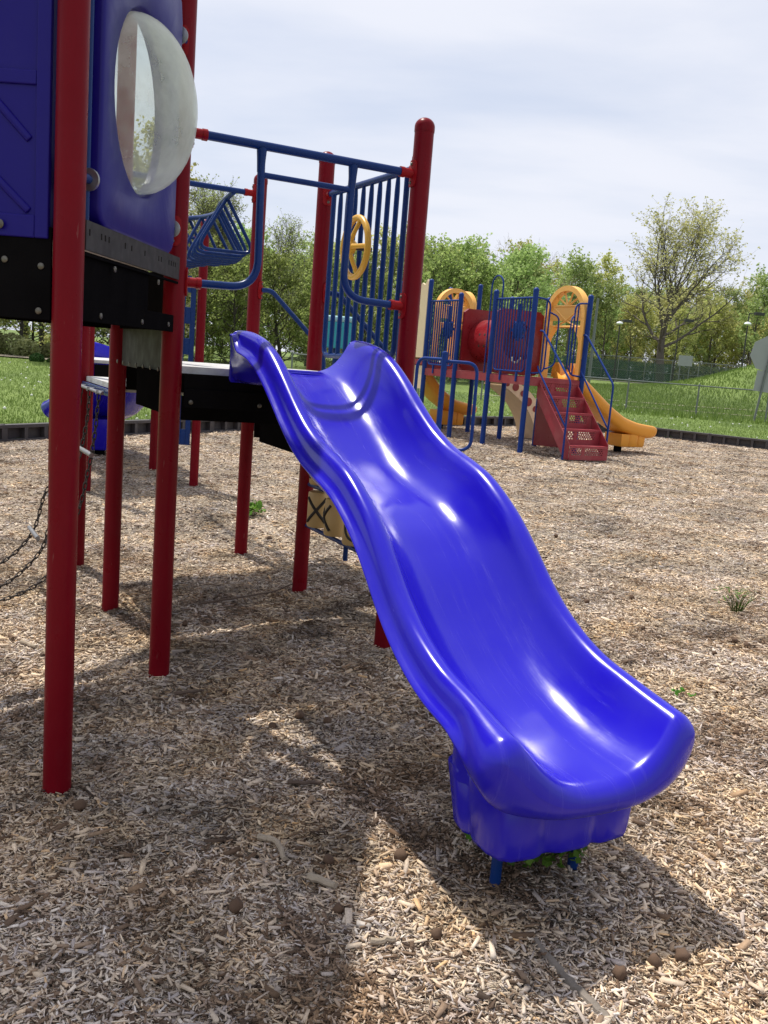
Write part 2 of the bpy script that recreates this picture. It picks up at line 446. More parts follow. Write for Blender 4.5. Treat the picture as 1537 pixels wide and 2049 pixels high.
m4 = n('ShaderNodeMapRange'); m4.inputs['From Min'].default_value = 0.33; m4.inputs['From Max'].default_value = 0.55; m4.inputs['To Min'].default_value = 0.50; m4.inputs['To Max'].default_value = 1.26
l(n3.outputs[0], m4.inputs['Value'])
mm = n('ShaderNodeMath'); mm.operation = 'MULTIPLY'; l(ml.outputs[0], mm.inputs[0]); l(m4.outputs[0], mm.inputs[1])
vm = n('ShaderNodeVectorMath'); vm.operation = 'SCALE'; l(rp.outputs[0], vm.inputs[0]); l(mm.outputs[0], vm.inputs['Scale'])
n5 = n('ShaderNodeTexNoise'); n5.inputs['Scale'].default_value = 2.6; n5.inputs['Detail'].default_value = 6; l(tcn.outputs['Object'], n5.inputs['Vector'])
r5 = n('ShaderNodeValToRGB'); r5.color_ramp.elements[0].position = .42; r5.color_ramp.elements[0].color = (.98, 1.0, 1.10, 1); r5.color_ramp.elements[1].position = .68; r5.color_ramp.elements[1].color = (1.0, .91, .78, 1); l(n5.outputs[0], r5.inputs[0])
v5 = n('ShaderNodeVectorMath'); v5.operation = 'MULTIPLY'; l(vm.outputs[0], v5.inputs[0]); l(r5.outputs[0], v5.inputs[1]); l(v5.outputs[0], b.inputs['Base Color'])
b.inputs['Roughness'].default_value = 0.75
b.inputs['Specular IOR Level'].default_value = 0.3
M['chip'] = m

# mulch bed: small stretched cells in the same colours
m, t, b = new_mat('mulch_bed')
n = t.nodes.new; l = t.links.new
tcn = n('ShaderNodeTexCoord')
def voro(rot, sc):
    mp = n('ShaderNodeMapping'); mp.inputs['Rotation'].default_value = (0, 0, rot); mp.inputs['Scale'].default_value = sc
    nn = n('ShaderNodeTexNoise'); nn.inputs['Scale'].default_value = 3
    l(tcn.outputs['Object'], nn.inputs['Vector'])
    ad = n('ShaderNodeVectorMath'); ad.operation = 'MULTIPLY_ADD'; ad.inputs[1].default_value = (0.05, 0.05, 0); l(nn.outputs['Color'], ad.inputs[0]); l(tcn.outputs['Object'], ad.inputs[2])
    l(ad.outputs[0], mp.inputs[0])
    v = n('ShaderNodeTexVoronoi'); v.inputs['Scale'].default_value = 1; v.voronoi_dimensions = '2D'
    l(mp.outputs[0], v.inputs['Vector'])
    return v
v1 = voro(0.4, (70, 210, 1)); v2 = voro(1.9, (60, 190, 1))
sw = n('ShaderNodeTexNoise'); sw.inputs['Scale'].default_value = 55; sw.inputs['Detail'].default_value = 2
l(tcn.outputs['Object'], sw.inputs['Vector'])
gt = n('ShaderNodeMath'); gt.operation = 'GREATER_THAN'; gt.inputs[1].default_value = 0.5; l(sw.outputs[0], gt.inputs[0])
mc = n('ShaderNodeMix'); mc.data_type = 'RGBA'; l(gt.outputs[0], mc.inputs['Factor']); l(v1.outputs['Color'], mc.inputs['A']); l(v2.outputs['Color'], mc.inputs['B'])
sp = n('ShaderNodeSeparateColor'); l(mc.outputs['Result'], sp.inputs[0])
rp = n('ShaderNodeValToRGB'); els = rp.color_ramp.elements
els[0].color = (0.06, 0.038, 0.025, 1); els[1].color = (0.74, 0.64, 0.49, 1)
for p, c in ((0.25, (0.21, 0.155, 0.11)), (0.5, (0.44, 0.36, 0.27)), (0.72, (0.55, 0.45, 0.33))):
    e = els.new(p); e.color = (*c, 1)
l(sp.outputs[0], rp.inputs[0])
n3 = n('ShaderNodeTexNoise'); n3.inputs['Scale'].default_value = 0.9; n3.inputs['Detail'].default_value = 8; n3.inputs['Roughness'].default_value = 0.65
l(tcn.outputs['Object'], n3.inputs['Vector'])
m4 = n('ShaderNodeMapRange'); m4.inputs['From Min'].default_value = 0.33; m4.inputs['From Max'].default_value = 0.52; m4.inputs['To Min'].default_value = 0.42; m4.inputs['To Max'].default_value = 1.0
l(n3.outputs[0], m4.inputs['Value'])
vm = n('ShaderNodeVectorMath'); vm.operation = 'SCALE'; l(rp.outputs[0], vm.inputs[0]); l(m4.outputs[0], vm.inputs['Scale'])
l(vm.outputs[0], b.inputs['Base Color'])
b.inputs['Roughness'].default_value = 0.9
mh = n('ShaderNodeMath'); mh.operation = 'ADD'; l(v1.outputs['Distance'], mh.inputs[0]); l(sp.outputs[1], mh.inputs[1])
bp = n('ShaderNodeBump'); bp.inputs['Strength'].default_value = 0.7; bp.inputs['Distance'].default_value = 0.012
l(mh.outputs[0], bp.inputs['Height']); l(bp.outputs[0], b.inputs['Normal'])
M['mulch'] = m

# lawn
m, t, b = new_mat('lawn_grass')
n = t.nodes.new; l = t.links.new
tcn = n('ShaderNodeTexCoord')
na = n('ShaderNodeTexNoise'); na.inputs['Scale'].default_value = 0.35; na.inputs['Detail'].default_value = 9; na.inputs['Roughness'].default_value = 0.6
nb = n('ShaderNodeTexNoise'); nb.inputs['Scale'].default_value = 14; nb.inputs['Detail'].default_value = 5
mp = n('ShaderNodeMapping'); mp.inputs['Scale'].default_value = (1, 0.25, 1); l(tcn.outputs['Object'], mp.inputs[0])
l(mp.outputs[0], na.inputs['Vector']); l(tcn.outputs['Object'], nb.inputs['Vector'])
ra = n('ShaderNodeValToRGB'); els = ra.color_ramp.elements
els[0].position = 0.3; els[0].color = (0.085, 0.13, 0.028, 1); els[1].position = 0.7; els[1].color = (0.18, 0.245, 0.06, 1)
e = els.new(0.5); e.color = (0.13, 0.19, 0.04, 1)
l(na.outputs[0], ra.inputs[0])
mr = n('ShaderNodeMapRange'); mr.inputs['From Min'].default_value = 0.3; mr.inputs['From Max'].default_value = 0.7; mr.inputs['To Min'].default_value = 0.6; mr.inputs['To Max'].default_value = 1.3
l(nb.outputs[0], mr.inputs['Value'])
vm = n('ShaderNodeVectorMath'); vm.operation = 'SCALE'; l(ra.outputs[0], vm.inputs[0]); l(mr.outputs[0], vm.inputs['Scale'])
l(vm.outputs[0], b.inputs['Base Color'])
b.inputs['Roughness'].default_value = 0.8; b.inputs['Specular IOR Level'].default_value = 0.2
bp = n('ShaderNodeBump'); bp.inputs['Strength'].default_value = 0.8; bp.inputs['Distance'].default_value = 0.05
l(nb.outputs[0], bp.inputs['Height']); l(bp.outputs[0], b.inputs['Normal'])
M['lawn'] = m

# ------------------------------------------------------------------ terrain
def vnoise(x, y, s, seed):
    a = np.sin(x * s * 1.3 + seed) * np.cos(y * s * 1.1 - seed * 1.7) + 0.5 * np.sin(x * s * 2.9 + y * s * 2.1 + seed * 3) + 0.35 * np.cos(y * s * 4.7 - x * s * 3.3 + seed)
    return a / 1.85
def gz(x, y):
    x = np.asarray(x, float); y = np.asarray(y, float)
    z = np.interp(y, [-50, 4, 15, 33, 50, 80, 130, 400], [0, 0, .126, .27, .50, 1.0, 1.25, 1.3])
    near = np.clip((13 - y) / 6, 0, 1)
    z = z + near * np.clip(0.045 * (x + 0.7), -0.06, 0.06)
    z = z + 0.012 * vnoise(x, y, 2.1, 1.0) * np.clip((24 - y) / 6, 0, 1)
    z = z + 0.008 * vnoise(x, y, 6.3, 2.0) * np.clip((14 - y) / 6, 0, 1)
    z = z + 3.3 * np.exp(-((x - 26) / 7.5) ** 2 - ((y - 54) / 9.0) ** 2) * (x < 400)
    z = z + .035 * np.exp(-((x - .42) ** 2 + (y - 2.33) ** 2) / .05)
    for px_, py_, h_ in ((-.988, 2.795, .010), (-.937, 3.899, .012), (.046, 4.417, .014), (-1.456, 4.882, .012), (-.473, 5.40, .014), (-.991, 6.383, .012), (-1.97, 5.86, .012)):
        z = z + h_ * np.exp(-((x - px_ - .02) ** 2 + (y - py_ + .02) ** 2) / .012)
    return z
def g(x, y): return float(gz(x, y))

BORDER = [(-8.6, 4.0), (-4.85, 11.5), (-2.17, 15.5), (1.32, 20.0), (3.3, 21.9), (6.15, 21.6), (8.28, 20.3), (12.5, 16.6), (15.0, 12.0), (15.0, -6.0), (-8.6, -6.0)]
BP = np.array(BORDER)
def signed(x, y):
    """distance to border polygon, + inside"""
    x = np.asarray(x, float); y = np.asarray(y, float)
    ins = np.zeros(x.shape, bool); dist = np.full(x.shape, 1e9)
    n = len(BP)
    for i in range(n):
        x1, y1 = BP[i]; x2, y2 = BP[(i + 1) % n]
        c = ((y1 > y) != (y2 > y)) & (x < (x2 - x1) * (y - y1) / (y2 - y1 + 1e-12) + x1)
        ins ^= c
        dx, dy = x2 - x1, y2 - y1
        tt = np.clip(((x - x1) * dx + (y - y1) * dy) / (dx * dx + dy * dy), 0, 1)
        dist = np.minimum(dist, np.hypot(x - x1 - tt * dx, y - y1 - tt * dy))
    return np.where(ins, dist, -dist)

def grid_mesh(name, xs, ys, zf, mt, keep=None):
    X, Y = np.meshgrid(xs, ys)
    Z = zf(X, Y)
    nx, ny = len(xs), len(ys)
    idx = np.arange(nx * ny).reshape(ny, nx)
    q = np.stack([idx[:-1, :-1], idx[:-1, 1:], idx[1:, 1:], idx[1:, :-1]], -1).reshape(-1, 4)
    if keep is not None:
        cx = (X[:-1, :-1] + X[1:, 1:]) / 2; cy = (Y[:-1, :-1] + Y[1:, 1:]) / 2
        q = q[keep(cx, cy).reshape(-1)]
    return np_mesh(name, np.stack([X, Y, Z], -1).reshape(-1, 3), q, mt, smooth=True)

def np_mesh(name, V, Fq, mt, smooth=False, tint=None, fs=4):
    me = bpy.data.meshes.new(name)
    me.vertices.add(len(V)); me.vertices.foreach_set('co', np.ascontiguousarray(V, np.float32).reshape(-1))
    nf = len(Fq)
    me.loops.add(nf * fs); me.loops.foreach_set('vertex_index', np.ascontiguousarray(Fq, np.int32).reshape(-1))
    me.polygons.add(nf); me.polygons.foreach_set('loop_start', np.arange(nf, dtype=np.int32) * fs)
    try: me.polygons.foreach_set('loop_total', np.full(nf, fs, np.int32))
    except Exception: pass
    if smooth: me.polygons.foreach_set('use_smooth', np.ones(nf, bool))
    if tint is not None:
        a = me.attributes.new('tint', 'FLOAT', 'FACE'); a.data.foreach_set('value', np.ascontiguousarray(tint, np.float32))
    me.update(calc_edges=True)
    me.materials.append(mt)
    o = bpy.data.objects.new(name, me); COL.objects.link(o)
    return o

def cumspace(a, b, s0, grow):
    v = [a]; s = s0
    while v[-1] < b:
        v.append(v[-1] + s); s *= grow
    return v
ysl = [-900, -300, -100, -30] + list(np.arange(-10, 60, 0.5)) + cumspace(60, 1500, 0.6, 1.06)
xr = cumspace(45, 1500, 0.8, 1.12)
xsl = [-v for v in xr[::-1]] + list(np.arange(-44.5, 45, 0.5)) + xr
lawn = grid_mesh('lawn', np.array(xsl, float), np.array(ysl, float), lambda X, Y: gz(X, Y) + np.where(signed(X, Y) > 0.55, -0.25, np.where(signed(X, Y) > 0.0, 0.0, 0.06)), M['lawn'])
tag(lawn, kind='structure')
# re-seat lawn verts near the border: straight strip just outside of the timbers
mulch = grid_mesh('mulch_ground', np.arange(-9.2, 15.6, 0.1), np.arange(-6.4, 22.4, 0.1), gz, M['mulch'], keep=lambda x, y: signed(x, y) > -0.15)
tag(mulch, kind='structure')
me = lawn.data
co = np.empty(len(me.vertices) * 3); me.vertices.foreach_get('co', co); co = co.reshape(-1, 3)
sd = signed(co[:, 0], co[:, 1])
co[:, 2] = gz(co[:, 0], co[:, 1]) + np.clip(-sd * 0.9, -0.3, 0.09)
me.vertices.foreach_set('co', co.reshape(-1)); me.update()

# ------------------------------------------------------------------ wood chips
def chips(n, y0, y1, lscale, zpile, seed, power=1.0):
    r = np.random.default_rng(seed)
    y = y0 + (y1 - y0) * r.random(n * 2) ** power
    x = (r.random(n * 2) * 2 - 1) * (0.46 * y + 0.95)
    k = signed(x, y) > 0.08
    x, y = x[k][:n], y[k][:n]
    n = len(x)
    dens = vnoise(x, y, 5, 3.3)
    Lh = 0.5 * lscale * np.clip(r.lognormal(-3.75, 0.42, n), 0.008, 0.06)
    Wh = Lh * np.clip(r.normal(0.24, 0.09, n), 0.09, 0.55)
    Th = Wh * (0.25 + 0.25 * r.random(n))
    yaw = r.random(n) * np.pi * 2; pitch = r.normal(0, 0.20, n); roll = r.normal(0, 0.32, n)
    z = gz(x, y) + zpile * r.random(n) ** 1.4 + 0.001
    cy, sy_ = np.cos(yaw), np.sin(yaw)
    ex = np.stack([cy * np.cos(pitch), sy_ * np.cos(pitch), np.sin(pitch)], -1)
    side = np.stack([-sy_, cy, np.zeros(n)], -1)
    up = np.cross(ex, side)
    ey = side * np.cos(roll)[:, None] + up * np.sin(roll)[:, None]
    ez = np.cross(ex, ey)
    c = np.stack([x, y, z], -1)
    V = np.empty((n, 8, 3))
    tp = 0.35 + 0.65 * r.random((n, 2))
    sk = r.normal(0, 0.25, (n, 2))
    q = 0
    for kz in (-1, 1):
        for (ix, iy) in ((-1, -1), (1, -1), (1, 1), (-1, 1)):
            tw = tp[:, 0] if ix < 0 else tp[:, 1]
            s_ = sk[:, 0] if ix < 0 else sk[:, 1]
            V[:, q] = c + ex * (Lh * ix * (1 + 0.0))[:, None] + ex * (Wh * iy * s_)[:, None] + ey * (Wh * iy * tw)[:, None] + ez * (Th * kz)[:, None]
            q += 1
    f = np.array([(4, 5, 6, 7), (0, 1, 5, 4), (1, 2, 6, 5), (2, 3, 7, 6), (3, 0, 4, 7)])
    Fq = (np.arange(n)[:, None, None] * 8 + f[None]).reshape(-1, 4)
    tint = np.clip(r.beta(1.25, 1.35, n), 0, 1)
    patch = .6 * vnoise(x + .4 * np.sin(y * 3), y, 1.7, 9.1) + .5 * vnoise(x, y + .2 * np.sin(x * 7), 5.3, 4.4) + .35 * vnoise(x, y, 13.1, 1.4)
    tint = np.clip(tint * (1.0 - .55 * np.clip((patch - .12) / .35, 0, 1)), 0, 1)
    tint = np.repeat(tint, 5)
    return V.reshape(-1, 3), Fq, tint
parts = [chips(260000, 1.0, 3.4, .60, 0.013, 1), chips(28000, 1.0, 5.5, 1.05, 0.017, 7), chips(215000, 3.2, 6.5, .72, 0.012, 2, 1.0), chips(140000, 6.3, 12, .95, 0.012, 3), chips(80000, 11.8, 21.5, 1.3, 0.012, 4)]
Vs = []; Fs = []; Ts = []; o_ = 0
for V, Fq, T in parts:
    Vs.append(V); Fs.append(Fq + o_); Ts.append(T); o_ += len(V)
ch = np_mesh('wood_chips', np.concatenate(Vs), np.concatenate(Fs), M['chip'], tint=np.concatenate(Ts))
tag(ch, 'loose shredded wood chips covering the play area', 'wood chips', kind='stuff')
del Vs, Fs, Ts, parts

# ------------------------------------------------------------------ grass blades + dandelions
def blades(n, seed):
    r = np.random.default_rng(seed)
    y = 11 + 26 * r.random(n * 3) ** 1.4
    x = (r.random(n * 3) * 2 - 1) * (0.46 * y + 0.6)
    sd = signed(x, y)
    k = (sd < -0.12)
    x, y, sd = x[k][:n], y[k][:n], sd[k][:n]
    n = len(x)
    z = gz(x, y) + 0.07
    h = (0.035 + 0.05 * r.random(n)) * (1 + 0.9 * (sd > -0.5))
    wd = 0.010 + 0.010 * r.random(n)
    yaw = r.random(n) * 6.283
    lean = r.normal(0, 0.035, (n, 2))
    b = np.stack([x, y, z - 0.05], -1)
    d = np.stack([np.cos(yaw) * wd, np.sin(yaw) * wd, np.zeros(n)], -1)
    tip = b + np.stack([lean[:, 0], lean[:, 1], h + 0.05], -1)
    V = np.stack([b - d, b + d, tip], 1).reshape(-1, 3)
    Fq = np.arange(n * 3).reshape(-1, 3)
    return V, Fq, np.clip(r.normal(0.5, 0.25, n), 0, 1)
V, Fq, T = blades(110000, 5)
_r = np.random.default_rng(77); _n = 60000
_y = 30 + 34 * _r.random(_n); _x = 4 + 32 * _r.random(_n); _h = .09 + .12 * _r.random(_n); _w = .02 + .02 * _r.random(_n); _a = _r.random(_n) * 6.283
_b = np.stack([_x, _y, gz(_x, _y) + .04], -1); _d = np.stack([np.cos(_a) * _w, np.sin(_a) * _w, 0 * _w], -1); _l = _r.normal(0, .06, (_n, 2))
V2 = np.stack([_b - _d, _b + _d, _b + np.stack([_l[:, 0], _l[:, 1], _h + .05], -1)], 1).reshape(-1, 3)
Fq = np.concatenate([Fq, np.arange(_n * 3).reshape(-1, 3) + len(V)]); V = np.concatenate([V, V2]); T = np.concatenate([T, np.clip(_r.normal(.55, .2, _n), 0, 1)])
gb = np_mesh('grass', V, Fq, M['blade'], tint=T, fs=3)
tag(gb, 'short green grass growing behind the black plastic border', 'grass', kind='stuff')

def ico(r=1.0, sub=1):
    import bmesh
    bm = bmesh.new(); bmesh.ops.create_icosphere(bm, subdivisions=sub, radius=r)
    vs = np.array([v.co[:] for v in bm.verts]); fs = np.array([[v.index for v in f.verts] for f in bm.faces]); bm.free()
    return vs, fs
iv, if_ = ico(1, 1)
r = np.random.default_rng(8)
nd = 300
y = 13 + 24 * r.random(nd * 3); x = (r.random(nd * 3) * 2 - 1) * (0.45 * y)
k = (signed(x, y) < -0.4) & (vnoise(x, y, 0.8, 4) > -0.2)
x, y = x[k][:nd], y[k][:nd]; nd = len(x)
rad = 0.014 + 0.014 * r.random(nd)
c = np.stack([x, y, gz(x, y) + 0.12 + 0.08 * r.random(nd)], -1)
V = (c[:, None] + iv[None] * rad[:, None, None]).reshape(-1, 3)
Fq = (np.arange(nd)[:, None, None] * len(iv) + if_[None]).reshape(-1, 3)
dn = np_mesh('dandelion_heads', V, Fq, M['dandelion'], fs=3, smooth=True)
tag(dn, 'white dandelion seed heads scattered over the lawn', 'dandelions', kind='stuff')
# ------------------------------------------------------------------ near play structure frame
TH = 0.4848; S = 1.1114
ux = Vector((math.cos(TH), math.sin(TH), 0)); uy = Vector((-ux.y, ux.x, 0)); zz = Vector((0, 0, 1))
O = Vector((-0.9374, 3.8989, 0))
def W(a, b, z=0.0): return O + ux * a + uy * b + zz * z
PR = 0.0445
P1 = Vector((-0.988, 2.795, 0)); P2 = W(0, 0); P6 = W(S, 0); P3 = W(0, S); P5 = W(S, S); P4 = W(S, 2 * S); P8 = W(0, 2 * S)
P1d = (P1 - P2).normalized(); P1n = Vector((-P1d.y, P1d.x, 0))     # outward (+x) normal of the P1-P2 edge
if P1n.x < 0: P1n = -P1n
Pq = P2 - P1n * S; P0 = P1 - P1n * S
P7 = Vector((-1.96, 9.302, 0)); P9 = Vector((-2.848, 8.659, 0))

PS = empty('play_structure', (P2.x, P2.y, 0), 'near play structure with red posts, black decks and wavy blue slide', 'play structure')

def post(p, top, root, mt=M['red_paint'], rr=PR, name='post', label=None, seg=28):
    mb = MB()
    x, y = p.x, p.y
    z0 = g(x, y) - 0.25
    mb.tube([(x, y, z0), (x, y, top - 0.02)], rr, seg, cap=False)
    o = mb.build(name, mt, root)
    if label: o['label'] = label
    c = MB()
    prof = [(rr * 1.035, -0.022), (rr * 1.05, -0.016), (rr * 1.05, 0.0)] + [(rr * 1.05 * math.cos(a), rr * 0.95 * math.sin(a)) for a in np.linspace(0.15, 1.5, 8)]
    c.lathe((x, y, top), prof, seg=seg)
    cp = c.build('cap', mt, o, sharp=50)
    return o
post(P1, 3.35, PS); p2o = post(P2, 3.35, PS); post(P3, 3.35, PS); post(Pq, 3.35, PS); post(P0, 3.35, PS)
post(P4, 2.56, PS); post(P5, 2.53, PS); post(P6, 2.505, PS); post(P8, 2.56, PS)
post(P7, 2.62, PS); post(P9, 2.62, PS)

def bolt_mb(mb, c, nrm, r=0.011):
    mb.lathe(c, [(r, 0), (r, 0.003), (r * 0.8, 0.005), (r * 0.35, 0.006)], nrm, 12)

def clamp(p, d, z, root, mt=M['clamp_red'], L_=0.062, rr=0.021, plate=True):
    """rail end socket bolted to post p pointing in direction d at height z"""
    mb = MB()
    c = Vector((p.x, p.y, z)); d = Vector(d).normalized(); s = Vector((-d.y, d.x, 0))
    mb.tube([c + d * (PR - 0.004), c + d * (PR + L_)], rr, 16)
    mb.tube([c + d * (PR + L_ - 0.018), c + d * (PR + L_ + 0.002)], rr * 1.13, 16)
    if plate:
        # curved saddle plate following the post
        ring = []
        rings = []
        for rad in (PR + 0.001, PR + 0.007):
            pass
        ang = [R(a) for a in (-38, -25, -12, 0, 12, 25, 38)]
        outer = []; inner = []
        hs = []
        for zz_, wsc in ((-0.058, 0.55), (-0.045, 0.9), (0, 1.0), (0.045, 0.9), (0.058, 0.55)):
            ro = [c + (d * math.cos(a * wsc) + s * math.sin(a * wsc)) * (PR + 0.008) + Vector((0, 0, zz_)) for a in ang]
            ri = [c + (d * math.cos(a * wsc) + s * math.sin(a * wsc)) * (PR + 0.0005) + Vector((0, 0, zz_)) for a in ang[::-1]]
            rings.append(ro + ri)
        mb.loft(rings)
    o = mb.build('clamp', mt, root)
    if plate:
        b = MB()
        for s_ in (-1, 1):
            bolt_mb(b, c + d * (PR + 0.007) + Vector((0, 0, s_ * 0.041)), d, 0.008)
        build_each(b, 'bolt', M['bolt'], root)
    return o

# ---- decks
def deck(name, poly, top, root, lip=0.03):
    mb = MB()
    mb.prism([(p.x, p.y) for p in poly], (0, 0, top - lip / 2), (1, 0, 0), (0, 1, 0), zz, lip)
    return mb.build(name, M['deck_grey'], root, smooth=False)
def inset(poly, d):
    c = sum((Vector(p) for p in poly), Vector()) / len(poly)
    return [p + (c - p).normalized() * d for p in poly]
def skirt(root, a, b, ztop, zbot, thick=0.012, mt=None, bolts=(), t0=0.0, t1=1.0, off=0.0, bz=None, name='skirt', zb1=None):
    """vertical plate from a to b"""
    a = Vector(a); b = Vector(b); d = (b - a); Ln = d.length; d.normalize(); nrm = Vector((-d.y, d.x, 0))
    mb = MB()
    s0, s1 = Ln * t0, Ln * t1
    if zb1 is None: zb1 = zbot
    mb.prism([(s0, zbot), (s1, zb1), (s1, ztop), (s0, ztop)], a + nrm * off, d, zz, nrm, thick)
    o = mb.build(name, mt or M['black'], root, smooth=False, bevel=0.003)
    if bolts:
        q = MB()
        for (s, z, sd) in bolts:
            bolt_mb(q, a + d * s + nrm * (off + sd * thick / 2) + zz * z, nrm * sd, 0.010)
        build_each(q, 'bolt', M['bolt'], root)
    return o

up = deck('deck', inset([P0, P1, P2, P3, Pq], 0.035), 1.79, PS)
dk1 = deck('deck', inset([P2, P6, P5, P3], 0.03), 1.36, PS)
dk2 = deck('deck', inset([P3, P5, P4, P8], 0.03), 1.205, PS)
D3a, D3b = W(1.42 * S, S), W(1.42 * S, 2 * S)
dk3 = deck('deck', inset([P5, D3a, D3b, P4], 0.03), 1.04, PS)
# skirts. P2-P6 face: two stepped black bands
nP = -uy
skirt(dk1, P2 + ux * 0.05, P6 - ux * 0.05, 1.329, 1.262, off=-0.018)
skirt(dk1, P2 + ux * 0.05, P6 - ux * 0.05, 1.268, 1.188, off=-0.028, bolts=[(0.03 + i * 0.305, 1.212, -1) for i in range(4)])
skirt(dk1, P5 - ux * 0.05, P3 + ux * 0.05, 1.329, 1.19, off=-0.018)
skirt(dk1, P2 + uy * 0.05, W(0, 0.625), 1.329, 1.15, off=0.0)
skirt(dk1, P6 + uy * 0.05, P5 - uy * 0.05, 1.329, 1.19)
skirt(dk2, P3 + uy * 0.05, P8 - uy * 0.05, 1.174, 1.135, mt=M['blue_paint'])
skirt(dk2, W(0.35, S + 0.02), P5 - ux * 0.05, 1.174, 1.04)
skirt(dk2, P8 + ux * 0.05, P4 - ux * 0.05, 1.174, 1.15)
skirt(dk2, P5 + uy * 0.05, P4 - uy * 0.05, 1.174, 1.06)
skirt(dk3, W(S, S + 0.04), W(S, S * 1.79), 1.0, 0.845, off=-0.012)
skirt(dk3, W(S, S + 0.04), W(S, S * 1.80), 1.17, 1.0, off=-0.006, mt=M['plate'], name='riser_plate')
skirt(dk3, D3a, D3b, 1.0, 0.85); skirt(dk3, P5 + ux * .05, D3a, 1.0, 0.85); skirt(dk3, P4 + ux * .05, D3b, 1.0, .85)
# upper deck edges
e12 = P1n
def s12(o_, t0, t1, zt, zb, mt, off, bolts=(), name='skirt'):
    return skirt(o_, P2, P1, zt, zb, mt=mt, t0=t0, t1=t1, off=off, bolts=bolts, name=name)
sgn = 1 if Vector((-P1d.y, P1d.x, 0)).dot(P1n) > 0 else -1
ch1 = MB()
Ln = (P1 - P2).length
for (za, zb_, off, th) in ((1.795, 1.708, 0.028, 0.008),):
    # punched channel: strips between round-cornered slots
    holes = [0.10, 0.125, 0.15, 0.18, 0.27, 0.30, 0.45, 0.58, 0.64, 0.78, 0.81, 0.84, 0.93]
    c0 = P2 + P1n * off
    ch1.box(c0 + P1d * Ln / 2 + zz * (za - 0.012), Ln - 0.10, th, 0.024, P1d, P1n, zz)
    ch1.box(c0 + P1d * Ln / 2 + zz * (zb_ + 0.022), Ln - 0.10, th, 0.044, P1d, P1n, zz)
    last = 0.05 / Ln
    for h in holes + [None]:
        x1 = (h - 0.006 / Ln) if h else 1 - 0.05 / Ln
        ch1.box(c0 + P1d * (last + x1) / 2 * Ln + zz * (za - 0.024 - 0.0095), (x1 - last) * Ln, th, 0.019, P1d, P1n, zz)
        last = (h + 0.006 / Ln) if h else 1
    ch1.box(c0 - P1n * 0.02 + P1d * Ln / 2 + zz * (za - 0.004), Ln - 0.10, 0.04, 0.008, P1d, P1n, zz)
ch1.build('channel', M['channel'], up, smooth=False)
skirt(up, P2, P1, 1.706, 1.562, t0=0.36, t1=0.955, off=sgn * 0.012)
skirt(up, P2, P1, 1.565, 1.497, t0=0.05, t1=0.955, off=sgn * 0.012, bolts=[(0.12 * Ln, 1.525, sgn), (0.42 * Ln, 1.52, sgn), (0.80 * Ln, 1.52, sgn)])
skirt(up, P2, P1, 1.70, 1.69, t0=0.05, t1=0.955, off=sgn * 0.026, bolts=[(0.30 * Ln, 1.675, sgn), (0.73 * Ln, 1.675, sgn)])
skirt(up, P1 - P1n * 0.05, P0 + P1n * 0.05, 1.76, 1.49, off=-0.012 * 0, bolts=[(0.14, 1.658, 1), (0.03, 1.646, 1), (0.035, 1.516, 1), (0.14, 1.658, -1), (0.03, 1.646, -1), (0.035, 1.516, -1)])
skirt(up, P0, Pq, 1.76, 1.50, t0=.05, t1=.95); skirt(up, Pq, P3, 1.76, 1.50, t0=.05, t1=.95)
skirt(up, P2 + uy * .05, P3 - uy * .05, 1.76, 1.505)
gp = skirt(up, P2 + uy * .06, P3 - uy * .05, 1.52, 1.318, off=-0.014 * 0 - 0.016, mt=M['plate'], name='riser_plate')
bb = MB()
for i in range(7):
    c = W(-0.006 + 0.03, 0.10 + i * 0.15, 1.345)
for i in range(7):
    for sd in (-1, 1):
        bolt_mb(bb, W(0.0, 0.12 + i * 0.145, 1.338) + ux * sd * 0.024, ux * sd, 0.010)
build_each(bb, 'bolt', M['bolt'], up)

# ---- guard rail over the slide (P2-P6)
def rail(name, pts, r, root, mt=M['blue_paint'], seg=14):
    mb = MB(); mb.tube(pts, r, seg); return mb.build(name, mt, root)
gr_ = MB()
gr_.tube([W(0.10, 0, 2.297), W(S - 0.10, 0, 2.297)], 0.0185, 16)
gr_.tube([W(0.335, 0, 2.18), W(0.765, 0, 2.18)], 0.0125, 14)
for a0, a1, s_ in ((0.345, 0.10, 1), (0.77, S - 0.10, -1)):
    pts = fillet([W(a0, 0, 2.29), W(a0 + 0.012 * s_, 0, 1.712), W(a1, 0, 1.706)], 0.15, 10)
    gr_.tube(pts, 0.0165, 16)
    gr_.tube([W(a0, 0, 2.285), W(a0, 0, 2.24), W(a0, 0, 2.19)], [0.022, 0.0185, 0.016], 14)
gro = gr_.build('guard_rail', M['blue_paint'], PS)
for z in (2.297, 1.706):
    clamp(P2, ux, z, gro); clamp(P6, -ux, z, gro)

# ---- barrier P5-P6 with steering wheel
ba = MB()
b0, b1 = 0.12, S - 0.10
ba.tube([W(S, 0.08, 2.335), W(S, S - 0.08, 2.335)], 0.017, 14)
ba.tube(fillet([W(S, 0.13, 2.33), W(S, 0.13, 1.47), W(S, S - 0.13, 1.45), W(S, S - 0.13, 2.33)], 0.06, 6), 0.014, 12)
nb = 10
for i in range(1, nb - 1):
    bb_ = 0.13 + (S - 0.26) * i / (nb - 1)
    ba.tube([W(S, bb_, 2.33), W(S, bb_, 2.29), W(S, bb_, 2.25), W(S, bb_, 1.46)], [0.009, 0.012, 0.0135, 0.0135], 10)
bao = ba.build('barrier', M['blue_paint'], PS)
clamp(P5, -uy, 2.335, bao, rr=0.0195, L_=0.04); clamp(P6, uy, 2.335, bao, rr=0.0195, L_=0.04)
wh = MB()
cw = W(S - 0.075, 0.495, 2.0)
wr = 0.146
